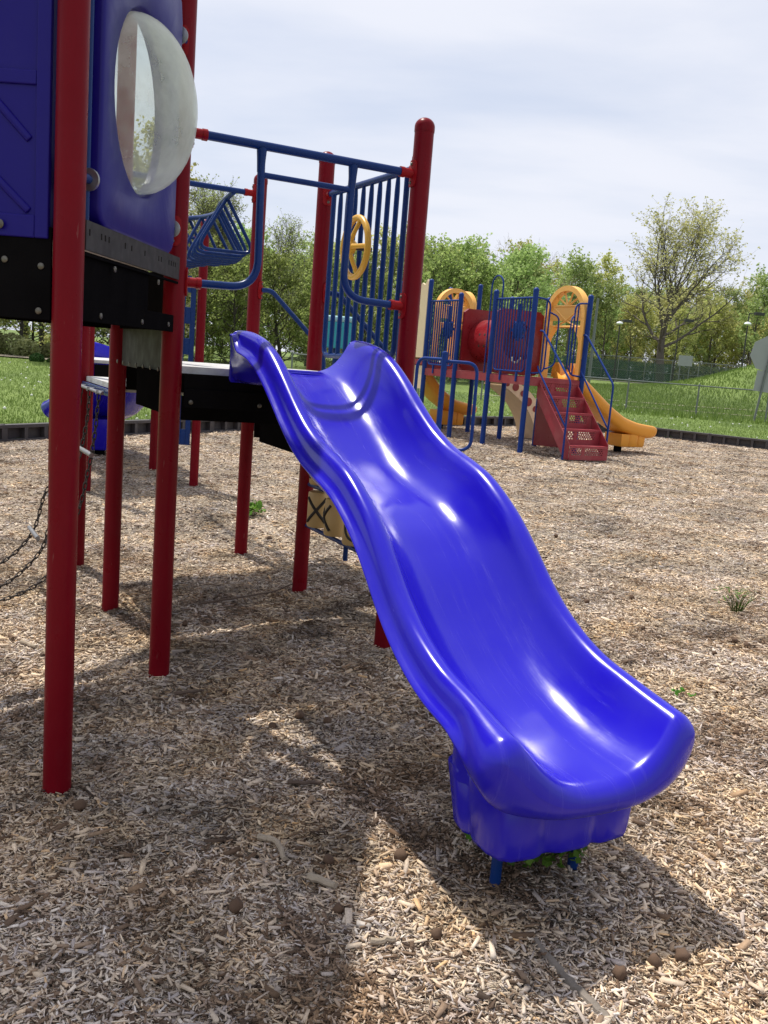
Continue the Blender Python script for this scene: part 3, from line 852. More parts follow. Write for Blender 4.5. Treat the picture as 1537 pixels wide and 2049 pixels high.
ring = [cw + (uy * math.cos(a) + zz * math.sin(a)) * wr for a in np.linspace(0, 2 * math.pi, 33)[:-1]]
wh.tube(ring, 0.0165, 12, closed=True)
hubc = cw - ux * 0.035
for k in range(5):
    a = R(90 + 72 * k + 18)
    d_ = uy * math.cos(a) + zz * math.sin(a)
    wh.tube([hubc + d_ * 0.02, cw - ux * 0.02 + d_ * 0.08, cw + d_ * (wr - 0.005)], [0.014, 0.0115, 0.012], 10)
wh.lathe(hubc - ux * 0.02, [(0.022, 0), (0.034, 0.004), (0.036, 0.03), (0.034, 0.045)], ux, 20)
who = wh.build('steering_wheel', M['yellow'], bao)
hb = MB(); hb.lathe(hubc - ux * 0.024, [(0.006, 0.0), (0.019, 0.0), (0.019, 0.003)], ux, 16); hb.tube([cw, cw + ux * 0.09], 0.012, 10)
hb.build('wheel_axle', M['dark_metal'], bao)

# ---- bubble panel P1-P2
bp_ = MB()
pz0, pz1 = 1.79, 2.745
pc = 0.555; hr = 0.295; pcz = 2.245
def PP(s, z, off): return P2 + P1d * s + zz * z + P1n * off
def panel_with_hole(mb, s0, s1, z0, z1, cs, cz, hr, off0, off1, rc=0.07, n=48):
    def outer(a):
        dx, dz = math.cos(a), math.sin(a)
        # ray to rounded rect
        best = 9
        tx = ((s1 - cs) if dx > 0 else (cs - s0)) / max(1e-6, abs(dx)); tz = ((z1 - cz) if dz > 0 else (cz - z0)) / max(1e-6, abs(dz))
        tt = min(tx, tz)
        x, z = cs + dx * tt, cz + dz * tt
        # round the corner
        qx = min(max(x, s0 + rc), s1 - rc); qz = min(max(z, z0 + rc), z1 - rc)
        v = Vector((x - qx, z - qz))
        if v.length > rc: v = v.normalized() * rc
        return qx + v.x, qz + v.y
    angs = sorted([2 * math.pi * i / n for i in range(n)] + [math.atan2(b - cz, a - cs) % (2 * math.pi) for a in (s0 + rc * .3, s1 - rc * .3) for b in (z0 + rc * .3, z1 - rc * .3)])
    rings = []
    bv = 0.012
    for (kind, off, sh) in (('h', off0, 0), ('h', off1 - bv, 0), ('h', off1, bv), ('o', off1, -bv), ('o', off1 - bv * .5, -bv * 0.2), ('o', off1 - bv, 0), ('o', off0, 0)):
        rg = []
        for a in angs:
            if kind == 'h':
                rr = hr + sh
                x, z = cs + math.cos(a) * rr, cz + math.sin(a) * rr
            else:
                x, z = outer(a)
                x += (x - cs) / (s1 - cs) * sh if False else (1 if x > cs else -1) * sh * min(1, abs(x - cs) / (s1 - cs) * 1.0) if abs(x - cs) > 0.8 * (s1 - cs) else 0
                z += (1 if z > cz else -1) * sh if abs(z - cz) > 0.8 * (z1 - cz) else 0
            rg.append((x, z, off))
        rings.append(rg)
    rings.append(rings[0])
    m = len(angs); base = len(mb.v)
    for rg in rings[:-1]:
        for (x, z, off) in rg: mb.v.append(tuple(PP(x, z, off)))
    K = len(rings) - 1
    for i in range(K):
        j = (i + 1) % K
        for k in range(m):
            mb.f.append((base + i * m + k, base + i * m + (k + 1) % m, base + j * m + (k + 1) % m, base + j * m + k))
panel_with_hole(bp_, 0.14, 0.96, pz0, pz1, pc, pcz, hr, -0.025, 0.035)
bpo = bp_.build('bubble_panel', M['panel_blue'], PS, sharp=50)
dm = MB()
rings = []
for ph in np.linspace(0, math.pi / 2 * 0.985, 14):
    rr = (hr - 0.006) * math.cos(ph); hh = 0.19 * math.sin(ph)
    rings.append([PP(pc + rr * math.cos(a), pcz + rr * math.sin(a), 0.012 + hh) for a in np.linspace(0, 2 * math.pi, 49)[:-1]])
dm.loft(rings, capends=False)
n0 = len(dm.v)
dm.f.append(tuple(range(n0 - 48, n0)))
do = dm.build('bubble', M['bubble'], bpo, sharp=0)
so = do.modifiers.new('solid', 'SOLIDIFY'); so.thickness = 0.005; so.offset = -1
fl = MB()
fl.tube([PP(pc + (hr + .006) * math.cos(a), pcz + (hr + .006) * math.sin(a), 0.0) for a in np.linspace(0, 2 * math.pi, 49)[:-1]], 0.008, 8, closed=True)
fl.build('bubble_ring', M['panel_blue'], bpo)
# panel tube brackets
for (pp, dd, s_, z) in ((P1, -P1d, 0.955, 1.92), (P2, P1d, 0.15, 1.90), (P2, P1d, 0.15, 2.62)):
    mb = MB()
    c = Vector((pp.x, pp.y, z)) + P1n * 0.012
    mb.tube([c + dd * (PR - .01), c + dd * 0.13], 0.0145, 12)
    mb.build('bracket', M['blue_paint'], bpo)
    cl_ = clamp(pp, dd, z, bpo, L_=0.02)
    fb = MB(); fb.lathe(c + dd * 0.105 + P1n * 0.0, [(0.032, 0), (0.034, 0.004), (0.034, 0.008), (0.03, 0.010)], dd, 20); fb.build('flange', M['steel'], bpo)
rail('panel_bar', [PP(0.985, 1.80, 0.0), PP(0.985, 2.9, 0.0)], 0.012, bpo)

# ---- moulded panel P0-P1
mp_ = MB()
d01 = -P1n; n01 = -P1d if (-P1d).y > 0 else P1d       # n01: towards +y (away from the camera)
def Q(s, z, off): return P1 + d01 * s + zz * z - n01 * off
def pbox(mb, s0, s1, z0, z1, o0, o1):
    mb.prism([(s0, z0), (s1, z0), (s1, z1), (s0, z1)], P1 - n01 * (o0 + o1) / 2, d01, zz, n01, o1 - o0)
pbox(mp_, 0.058, S - .058, 1.725, 2.72, -0.03, 0.004)
for (a, b) in ((0.058, 0.10), (S - .10, S - .058)): pbox(mp_, a, b, 1.725, 2.72, 0.004, 0.014)
for (a, b) in ((1.725, 1.79), (2.15, 2.19), (2.655, 2.72)): pbox(mp_, 0.10, S - .10, a, b, 0.004, 0.0125)
for (sa, za, sb, zb) in ((0.12, 1.80, 0.5, 2.14), (0.12, 2.64, 0.42, 2.2), (0.5, 2.2, 0.9, 2.64), (0.5, 2.14, 0.9, 1.8), (0.12, 2.0, 0.26, 2.14)):
    v = Vector((sb - sa, zb - za)); L__ = v.length; v.normalize(); pn = Vector((-v.y, v.x)) * 0.018
    mp_.tube([Q(sa, za, .0), Q((sa + sb) / 2, (za + zb) / 2, .003), Q(sb, zb, .0)], .013, 12)
mpo = mp_.build('side_panel', M['panel_blue'], PS, smooth=True, bevel=0.006)
mb = MB(); bolt_mb(mb, Q(0.20, 1.757, 0.022), -n01, 0.014); mb.build('bolt', M['bolt'], mpo)

# ---- roof over the upper deck (outside the frame, its shade is in the picture)
rf = MB()
cr = (P0 + P1 + P2 + Pq) / 4
rp_ = [cr + (p - cr) * 1.05 for p in (P0, P1, P2, Pq)]
rings = []
for sc_, z in ((1.0, 3.20), (1.0, 3.24), (0.5, 3.62), (0.06, 3.85)):
    rings.append([cr + (p - cr) * sc_ + zz * z for p in rp_])
rf.loft(rings)
rf.build('roof', M['panel_blue'], PS, smooth=False)

# ---- the wavy slide
CA = 0.555
Rf = smoothtab([(-0.02, 1.53), (.15, 1.527), (.3, 1.503), (.42, 1.458), (.5, 1.415), (.6, 1.353), (.72, 1.272), (.83, 1.208), (.95, 1.158), (1.08, 1.128), (1.2, 1.095), (1.3, 1.045), (1.4, .983), (1.5, .90), (1.6, .808), (1.7, .737), (1.8, .685), (1.9, .650), (2.05, .625), (2.2, .607), (2.27, .60)])
Bf = smoothtab([(-0.02, 1.375), (.05, 1.373), (.15, 1.36), (.25, 1.325), (.35, 1.275), (.5, 1.20), (.62, 1.125), (.75, 1.05), (.88, 1.0), (1.0, .975), (1.12, .95), (1.25, .895), (1.4, .79), (1.55, .665), (1.7, .565), (1.85, .503), (2.0, .468), (2.12, .452), (2.27, .447)])
def slide_section(u):
    Rz = Rf(u); B = Bf(u)
    D = Rz - B
    k = min(1, max(0, (u - 1.95) / 0.3))                 # towards the exit the bed gets rounder
    inner = [(x, B + D * ((x / .243) ** (3.4 - .9 * k))) for x in (0, .035, .07, .10, .13, .155, .178, .198, .214)] + [(0.226, Rz - 0.030), (0.240, Rz - 0.010), (0.262, Rz + 0.001)]
    k2 = min(1, max(0, (u - 2.02) / 0.2)); k2 = k2 * k2 * (3 - 2 * k2)
    wing = min(1, max(0, (0.50 - u) / 0.30))
    drop = max(.120, Rz - 1.322) if u < .8 else .125 - .005 * max(0, 1 - (u - .8) / .2)
    ro = .086 * min(1, max(0.25, (u - .04) / .12)); q_ = ro / .086
    a_ = [(0.285, Rz - .005 * q_), (0.297, Rz - .024 * q_), (0.301, Rz - .050 * q_), (0.305, Rz - .070 * q_), (0.3315 - .012 * (1 - q_), Rz - ro + .004), (0.335 - .014 * (1 - q_), Rz - ro - .003), (0.312 + .006 * wing, Rz - ro - .012), (0.296 + .020 * wing, Rz - drop - .014), (0.270, Rz - drop - .012 * wing)]
    b_ = [(0.292, Rz - .006), (0.312, Rz - .028), (0.322, Rz - .065), (0.322, Rz - .10), (0.312, Rz - .135), (0.290, Rz - .17), (0.262, Rz - .195), (0.225, Rz - .212), (0.18, Rz - .225)]
    outer = [(p[0] * (1 - k2) + q[0] * k2, p[1] * (1 - k2) + q[1] * k2) for p, q in zip(a_, b_)]
    under = [(0.245 - .12 * k2, min(Rz - drop + .012, Rz - .10) * (1 - k2) + (Rz - .236) * k2), (0.2 - .12 * k2, (B - 0.03) * (1 - k2) + (Rz - .24) * k2), (0.0, (B - .045) * (1 - k2) + (Rz - .242) * k2)]
    half = inner + outer + under
    full = half + [(-x, z) for x, z in half[-2:0:-1]]
    return full, len(inner), len(half)
def slide_mesh(frame, us, umax):
    rings = []
    for u in us:
        full, ni, nh = slide_section(min(u, umax))
        f = 0
        if u > umax - 0.05:
            t_ = min(1, (u - (umax - 0.05)) / 0.05)
            f = 1 - math.sqrt(max(0, 1 - t_ * t_))
        # shrink towards the mid curve between the inner and outer skins
        n = len(full)
        pts = []
        Rz = Rf(min(u, umax)); B = Bf(min(u, umax))
        for i, (x, z) in enumerate(full):
            mxx, mzz = abs(x), z
            # mid curve: lip centre line
            ang = None
            sx_ = 1 if x >= 0 else -1
            ax_ = abs(x)
            # centre line of the lip (a U): param by lateral
            cx_ = min(ax_, 0.285)
            tU = cx_ / 0.285
            cz_ = (B - 0.04) + (Rz - 0.045 - (B - 0.04)) * (tU ** 3.2)
            pts.append((x * (1 - f) + sx_ * cx_ * f if ax_ > 0.285 else x * (1 - 0.02 * f), z * (1 - f) + cz_ * f))
        rings.append([frame(x, min(u, umax + 0.0) if u < umax - .05 else u, z) for x, z in pts])
    return rings
UE = 2.262
us = [.045, .0475, .052, .058, .065] + list(np.arange(0.095, UE - 0.06, 0.03)) + list(UE - 0.05 + 0.05 * np.sin(np.linspace(0, math.pi / 2, 9)))
sl = MB()
def slide_frame(x, u, z):
    k = min(1, max(0, (u - 1.98) / .26)); k = k * k * (3 - 2 * k)
    c = max(0, (abs(x) - .13) / .20)
    return W(CA + x * (1 + .05 * k), -(u - .045 * k * c ** 2 + .006 * k), z - .022 * k * min(1.2, max(0, (abs(x) - .17) / .15)) ** 1.6)
rings = slide_mesh(slide_frame, us, UE)
sl.loft(rings, capends=False)
slo = sl.build('slide', M['slide_blue'], PS, sharp=0, subsurf=1)
fl_ = MB()
for sg in (-1, 1):
    Rz, B_ = Rf(.05), Bf(.05)
    pl_ = [(.236, Rz - .012), (.262, Rz - .001), (.30, Rz - .006), (.316, Rz - .022), (.318, 1.32), (.310, 1.307), (.245, 1.307), (.205, B_ + .04)]
    if sg < 0: pl_ = [(-a, z) for a, z in pl_][::-1]
    fl_.prism(pl_, W(CA, -.047, 0), ux, zz, uy, .010)
build_each(fl_, 'mounting_flange', M['slide_blue'], slo, bevel=.003)
# entry sill with ripples and flat mounting flanges
en = MB()
for i in range(5):
    en.tube([W(CA - 0.125, -0.07 - i * 0.028, 1.3735 - (0.0022 * i * i)), W(CA + 0.125, -0.07 - i * 0.028, 1.3735 - (0.0022 * i * i))], 0.005, 8)
en.box(W(CA, -0.03, 1.366), 0.40, 0.05, 0.012, ux, uy, zz)
en.build('entry_sill', M['slide_blue'], slo)
# pedestal under the exit: lobed outline
def ped_ring(scale, z, back=0.0):
    pl_ = [(.345, 1.90), (.312, 1.925), (.305, 1.975), (.317, 1.995), (.316, 2.012), (.306, 2.03), (.304, 2.10), (.318, 2.145), (.345, 2.165), (.42, 2.17), (.445, 2.164), (.462, 2.154), (.482, 2.154), (.50, 2.164), (.52, 2.17), (.60, 2.17), (.623, 2.164), (.64, 2.154), (.655, 2.154), (.67, 2.163), (.69, 2.165), (.765, 2.155), (.795, 2.13), (.806, 2.09), (.806, 2.02), (.797, 2.0), (.797, 1.985), (.806, 1.965), (.80, 1.92), (.77, 1.90)]
    return [W(.555 + (a - .555) * scale, -(2.04 + (u - 2.04) * (scale * .9 + .1) - (back if u < 1.95 else back * .3)), z) for a, u in pl_]
pd = MB()
pd.loft([ped_ring(0.86, 0.222, 0.0), ped_ring(0.90, 0.225), ped_ring(0.925, 0.238), ped_ring(1.0, 0.40, 0.02), ped_ring(0.97, 0.405, 0.03), ped_ring(0.90, 0.415, 0.03)])
#pd.loft([[W(a, -u, z) for a, u, z in ((.33, 1.80, .50), (.78, 1.80, .50), (.78, 1.95, .40), (.33, 1.95, .40))], [W(a, -u, z) for a, u, z in ((.31, 1.895, .36), (.80, 1.895, .36), (.80, 1.96, .36), (.31, 1.96, .36))]])
for mir in (0, 1):
    pl_ = [(.345, 1.90), (.325, 1.905), (.312, 1.925), (.305, 1.975), (.317, 1.995), (.316, 2.012), (.306, 2.03), (.304, 2.10), (.318, 2.13), (.345, 2.13)]
    if mir: pl_ = [(1.11 - a, u) for a, u in pl_][::-1]
    pd.loft([[W(a, -(u + (.5 - z) * .0), z) for a, u in pl_] for z in (.37, .44, .505)])
pd.build('pedestal', M['slide_blue'], slo, sharp=60, bevel=0)
for a_, u_ in ((.425, 2.02), (.69, 2.02)):
    lg = MB(); q0 = W(a_, -u_, 0)
    lg.tube([(q0.x, q0.y, g(q0.x, q0.y) - .1), (q0.x, q0.y, 0.30)], 0.0155, 14)
    lg.build('slide_leg', M['blue_paint'], slo)
# ---- tic tac toe rollers under the deck (P5-P6 side)
tt = MB()
for z in (0.455, 0.70, 0.965):
    tt.tube([W(S, 0.05, z), W(S, S - .05, z)], 0.0125, 12)
tto = tt.build('game_panel', M['blue_paint'], PS)
lg = MB(); lg.tube([W(S, 0.505, 0.37), W(S, 0.505, 0.455)], 0.014, 10); lg.build('game_upright', M['blue_paint'], tto)
for row, (z0, z1) in enumerate(((0.475, 0.685), (0.72, 0.945))):
    for i in range(3):
        bc = 0.905 - i * 0.245
        cy_ = MB()
        cy_.lathe(W(S, bc, z0), [(0.03, 0), (0.058, 0.004), (0.0635, 0.013), (0.0635, z1 - z0 - .013), (0.058, z1 - z0 - .004), (0.03, z1 - z0)], zz, 28)
        co_ = cy_.build('roller', M['tan_roller'], PS, sharp=50)
        # X or O marks wrapped on the roller, facing the inside
        mk = MB()
        rr = 0.0645; zc = (z0 + z1) / 2
        def onr(s, z): 
            th = s / rr
            base_a = math.atan2((-ux).dot(uy), 1) 
            d_ = (-ux) * math.cos(th) + uy * math.sin(th) * -1
            return W(S, bc, z) + d_ * rr
        ph = (.060, -.018, .07)[i]
        if i < 2 or row == 1:
            for sg in (-1, 1):
                pts = [onr(ph + 0.058 * t_, zc + sg * 0.07 * t_) for t_ in np.linspace(-1, 1, 9)]
                mk.tube(pts, 0.0085, 8)
        else:
            mk.tube([onr(ph + 0.055 * math.cos(a), zc + 0.07 * math.sin(a)) for a in np.linspace(0, 6.283, 25)[:-1]], 0.0065, 8, closed=True)
        mk.build('roller_mark', M['mark'], co_)

# ---- handrails going down from the lower decks (+ux side)
for (bb0, z0, pp) in ((2 * S, 1.85, P4), (S, 1.80, P5)):
    hr_ = MB()
    hr_.tube(fillet([W(S + 0.035, bb0 - .05, z0), W(S + 0.09, bb0 - .08, z0), W(S + .50, bb0 - .08, z0 - .37), W(S + .52, bb0 - .08, z0 - .72)], 0.1), 0.0155, 12)
    ho = hr_.build('handrail', M['blue_paint'], PS)
    clamp(pp, (ux - uy), z0, ho, L_=0.01)
# ---- top bar P8-P4 and the loop ladder to the far posts
tb = MB(); tb.tube([W(0.07, 2 * S, 2.47), W(S - 0.10, 2 * S, 2.47)], 0.0175, 14)
tbo = tb.build('top_bar', M['blue_paint'], PS)
clamp(P4, -ux, 2.47, tbo); clamp(P8, ux, 2.47, tbo)
e79 = (P7 - P9).normalized()
tb2 = MB(); tb2.tube([P9 + e79 * .07 + zz * 2.47, P7 - e79 * .07 + zz * 2.47], 0.0175, 14)
tb2o = tb2.build('top_bar', M['blue_paint'], PS)
clamp(P7, -e79, 2.47, tb2o); clamp(P9, e79, 2.47, tb2o)
A0 = W(0.93, 2 * S, 2.46); A1 = P9.lerp(P7, .5) + zz * 2.46
dr = (A1 - A0); 
LP = [Vector(p) for p in ((-1.32, 6.75, 2.44), (-1.44, 7.2, 2.44), (-1.60, 7.48, 2.44), (-1.82, 7.72, 2.44), (-2.05, 8.2, 2.44))]
pth = [A0] + LP + [A1]
pth = catmull(pth, 8)
ol = MB(); ol.tube(pth, 0.019, 14)
olo = ol.build('loop_ladder', M['blue_paint'], PS)
cum = [0]
for i in range(1, len(pth)): cum.append(cum[-1] + (pth[i] - pth[i - 1]).length)
nl = 15
for i in range(nl):
    s_ = 0.22 + (cum[-1] - 0.5) * i / (nl - 1)
    k = max(j for j in range(len(cum)) if cum[j] <= s_)
    k = min(k, len(pth) - 2)
    t_ = (s_ - cum[k]) / max(1e-6, cum[k + 1] - cum[k])
    p = pth[k].lerp(pth[k + 1], t_)
    tg = (pth[k + 1] - pth[k]).normalized()
    sd = Vector((tg.y, -tg.x, 0)).normalized()
    if sd.x < 0: sd = -sd
    rg = fillet([p, p + sd * 0.21 - zz * 0.35, p - sd * 0.19 - zz * 0.35, p], 0.09, 6)
    lp = MB(); lp.tube(rg, 0.0125, 10); lp.build('rung', M['blue_paint'], olo)

# ---- slotted climbing plate at the far post
sp_ = MB()
e7 = Vector((-0.9, -0.44, 0)).normalized(); n7 = Vector((-e7.y, e7.x, 0))
base7 = P7 + e7 * 0.055
for (z0_, z1_, s0_, s1_) in [(0.42, 0.60, 0, .16)]:
    pass
sp_.box(base7 + e7 * 0.03 + zz * 1.25, 0.05, 0.02, 1.60, e7, n7, zz)
sp_.box(base7 + e7 * 0.13 + zz * 1.25, 0.05, 0.02, 1.60, e7, n7, zz)
zc_ = 0.53
while zc_ < 2.06:
    sp_.box(base7 + e7 * 0.08 + zz * zc_, 0.05, 0.02, 0.16, e7, n7, zz); zc_ += 0.30
sp_.build('climbing_plate', M['blue_paint'], PS, smooth=False, bevel=0.004)
# ---- far deck and far blue slide
Pf1 = P7 + Vector((-e79.y, e79.x, 0)) * S; Pf2 = P9 + Vector((-e79.y, e79.x, 0)) * S
dk4 = deck('deck', inset([P9, P7, Pf1, Pf2], 0.03), 1.24, PS)
skirt(dk4, P9 + e79 * .05, P7 - e79 * .05, 1.2, 1.04)
post(Pf1, 2.62, PS); post(Pf2, 2.62, PS)
nf = Vector((-e79.y, e79.x, 0))
FAR_SLIDE = (P9.lerp(P7, .80) + nf * (S + .02), e79, nf)

# ---- chain climber hanging from the ledge between P3 and P8
lk = MB()
def link_mesh(r=0.0032, Lh=0.0125, Wh=0.0075):
    mb = MB()
    pts = []
    for a in np.linspace(-90, 90, 6): pts.append(Vector((Lh + Wh * math.cos(R(a)), Wh * math.sin(R(a)), 0)))
    for a in np.linspace(90, 270, 6): pts.append(Vector((-Lh + Wh * math.cos(R(a)), Wh * math.sin(R(a)), 0)))
    mb.tube(pts, r, 6, closed=True)
    return mb
LM = link_mesh(0.0038, 0.014, 0.0085)
def chain(pts, name='chain', root=None):
    pts = [Vector(p) for p in pts]
    c = catmull(pts, 14)
    cum = [0]
    for i in range(1, len(c)): cum.append(cum[-1] + (c[i] - c[i - 1]).length)
    pitch = 0.036
    mb = MB(); n = int(cum[-1] / pitch)
    for i in range(n):
        s_ = (i + .5) * pitch
        k = min(max(j for j in range(len(cum)) if cum[j] <= s_), len(c) - 2)
        p = c[k].lerp(c[k + 1], (s_ - cum[k]) / max(1e-6, cum[k + 1] - cum[k]))
        t = (c[k + 1] - c[k]).normalized()
        s1 = t.cross(uy).normalized() if abs(t.dot(uy)) < .9 else t.cross(zz).normalized(); s2 = t.cross(s1)
        an = (i % 2) * math.pi / 2 + 0.6 + random.uniform(-.15, .15)
        a, b_ = s1 * math.cos(an) + s2 * math.sin(an), s2 * math.cos(an) - s1 * math.sin(an)
        M_ = [p + t * v[0] + a * v[1] + b_ * v[2] for v in LM.v]
        mb.add(M_, LM.f)
    return mb.build(name, M['chain'], root)
cn = MB(); cn.tube([W(-0.035, S + .22, 1.150), W(-0.035, 2 * S - .12, 1.150)], 0.009, 10)
cno = cn.build('chain_net', M['steel'], PS)
cpaths = {1.42: [(-.035, 1.14), (-.055, .90), (-.085, .70), (-.125, .50), (-.21, .28), (-.33, .12), (-.55, .035), (-.85, .02)],
          1.71: [(-.035, 1.14), (-.05, .95), (-.09, .74), (-.15, .54), (-.23, .40), (-.30, .22), (-.52, .03), (-.80, .02)],
          2.0: [(-.035, 1.14), (-.06, .93), (-.12, .74), (-.175, .60), (-.24, .47), (-.31, .27), (-.49, .10), (-.72, .03)]}
for bb0, pl_ in cpaths.items():
    chain([W(a, bb0, z + g(W(a, bb0).x, W(a, bb0).y) * (1 if z < .3 else 0)) for a, z in pl_], root=cno)
    h = MB(); h.tube([W(-.012, bb0, 1.155), W(-.05, bb0, 1.16), W(-.05, bb0, 1.14)], .005, 8); h.build('hook', M['steel'], cno)
for (b0_, b1_, a, z) in ((1.40, 1.73, -.070, .80), (1.69, 2.02, -.20, .47), (1.40, 1.73, -.24, .24), (1.69, 2.02, -.31, .27)):
    rg_ = MB(); rg_.tube([W(a, b0_, z), W(a - .01, b1_, z)], 0.0135, 12); rg_.build('net_rung', M['steel'], cno)

# ------------------------------------------------------------------ second play structure
T2 = R(28.2)
vx = Vector((math.cos(T2), math.sin(T2), 0)); vy = Vector((-vx.y, vx.x, 0)); O2 = Vector((2.128, 15.007, 0.126))
def Y(i, j, z=0.0): return O2 + vx * i + vy * j + zz * z
P2S = empty('play_structure', tuple(O2), 'second play structure with blue posts, red steps and orange slide', 'play structure')
BL = M['blue_paint2'] = mat('blue_post_paint', (0.006, 0.034, 0.19), 0.36, 0.15, 5, spec=0.18)
s = S
Z2 = 0.126
for (i, j, top) in ((0, 0, 2.60), (0, 1, 2.60), (1, 1, 2.58), (1, 0, 2.60), (0, 2, 2.58), (1, 2, 2.62), (0, 3, 2.86), (1, 3, 2.88), (0, 4, 2.86), (1, 4, 2.86)):
    post(Y(i * s, j * s), top + Z2, P2S, BL, name='post', seg=20)
def deck2(i0, i1, j0, j1, top):
    mb = MB(); mb.box(Y((i0 + i1) / 2 * s, (j0 + j1) / 2 * s, top - .015), (i1 - i0) * s - .06, (j1 - j0) * s - .06, .03, vx, vy, zz)
    for (a, b, c_, d_) in ((i0, j0, i0, j1), (i1, j0, i1, j1), (i0, j0, i1, j0), (i0, j1, i1, j1)):
        A = Y(a * s, b * s); B = Y(c_ * s, d_ * s); dd = (B - A); ln = dd.length; dd.normalize()
        mb.box((A + B) / 2 + zz * (top - .075), ln - .09, .012, .13, dd, Vector((-dd.y, dd.x, 0)), zz)
    return mb.build('deck', M['red_deck'], P2S, smooth=False)
deck2(0, 1, 0, 1, 1.24); deck2(0, 1, 2, 3, 1.24); deck2(0, 1, 3, 4, 1.36)
def barrier2(j0, j1, i=0.0, gear=True):
    mb = MB()
    mb.tube([Y(i, j0 + .04, 2.485), Y(i, j1 - .04, 2.485)], .0165, 12)
    mb.tube(fillet([Y(i, j0 + .12, 2.48), Y(i, j0 + .12, 1.31), Y(i, j1 - .12, 1.31), Y(i, j1 - .12, 2.48)], .09, 6), .0145, 10)
    for k in range(1, 11):
        jj = j0 + .12 + (j1 - j0 - .24) * k / 11
        mb.tube([Y(i, jj, 2.48), Y(i, jj, 1.31)], .0125, 8)
    o = mb.build('barrier', BL, P2S)
    cl2 = MB()
    for jj in (j0 + .3, j1 - .35):
        cl2.box(Y(i - .01, jj, 1.22), .03, .035, .15, vx, vy, zz)
    build_each(cl2, 'bracket', BL, o, smooth=False)
    if gear:
        gm = MB(); c = Y(i + .10, (j0 + j1) / 2 - .04, 1.98)
        gm.lathe(c - vx * .03, [(.05, 0), (.13, .005), (.14, .03), (.13, .055), (.05, .06)], vx, 24)
        for k in range(8):
            a = k * math.pi / 4
            gm.box(c + (vy * math.cos(a) + zz * math.sin(a)) * .15, .05, .055, .05, vx, vy * math.cos(a) + zz * math.sin(a), vy * -math.sin(a) + zz * math.cos(a))
        gm.tube([c + zz * .15, c + zz * .42], .03, 10)
        gm.build('spinner', BL, o)
        gq = MB(); c2 = c - zz * .40
        gq.tube([c2 + (vy * math.cos(a) + zz * math.sin(a)) * .13 for a in np.linspace(R(200), R(340), 12)], .018, 8)
        gq.build('spinner_ring', M['cream'], o)
    return o
barrier2(0, s); barrier2(2 * s, 3 * s)
# tunnel with square end panels
def tun_panel(j):
    mb = MB()
    c = Y(s * .5, j, 1.80)
    n_ = 40; rr = .33; hx, hz = s * .5 - .07, .55
    rg = []
    for off in (-.03, .03):
        inn = []; out_ = []
        for k in range(n_):
            a = 2 * math.pi * k / n_ + math.pi / 4
            dx, dz = math.cos(a), math.sin(a)
            t_ = min(hx / max(1e-6, abs(dx)), hz / max(1e-6, abs(dz)))
            inn.append(c + vx * dx * rr + zz * dz * rr + vy * off); out_.append(c + vx * dx * t_ + zz * dz * t_ + vy * off)
        rg += [inn, out_] if off < 0 else [out_, inn]
    rg.append(rg[0])
    mb.loft(rg, capends=False)
    return mb.build('tunnel_panel', M['red_plastic'], P2S, sharp=40)
tun_panel(s + .03); tun_panel(2 * s - .03)
tn = MB()
prof = [(.33, .03), (.36, .05), (.385, .09), (.385, .30), (.40, .33), (.40, .38), (.385, .41), (.385, s - .09), (.36, s - .05), (.33, s - .03)]
prof2 = prof + [(r_ - .02, h) for r_, h in prof[::-1]]
tn.lathe(Y(s * .5, s, 1.80), prof2, vy, 36)
tno = tn.build('tunnel', M['red_plastic'], P2S, sharp=40)
th_ = MB()
for k, jj in enumerate((.62, .78)):
    for a in (R(165), R(195)):
        d_ = vx * math.cos(a) + zz * math.sin(a)
        th_.lathe(Y(s * .5, s + jj - .1, 1.80) + d_ * .382, [(.02, 0), (.022, .005), (.018, .006)], d_, 14)
build_each(th_, 'tunnel_hole', M['mark'], tno)
skb = MB(); skb.box(Y(0.02, 1.5 * s, 1.17), .03, s - .1, .13, vx, vy, zz); skb.build('bridge_beam', M['red_deck'], P2S, smooth=False)

# hoop above the tunnel
hp = MB(); hp.tube([Y(.12, 1.3 * s, 1.2), Y(.12, 1.3 * s, 2.3)] + [Y(.12 + .0, 1.3 * s - .17 + .17 * math.cos(a), 2.72 + .17 * math.sin(a)) for a in np.linspace(0, math.pi, 12)] + [Y(.12, 1.3 * s - .34, 2.3)], .014, 10)
hp.build('climbing_hoop', BL, P2S)

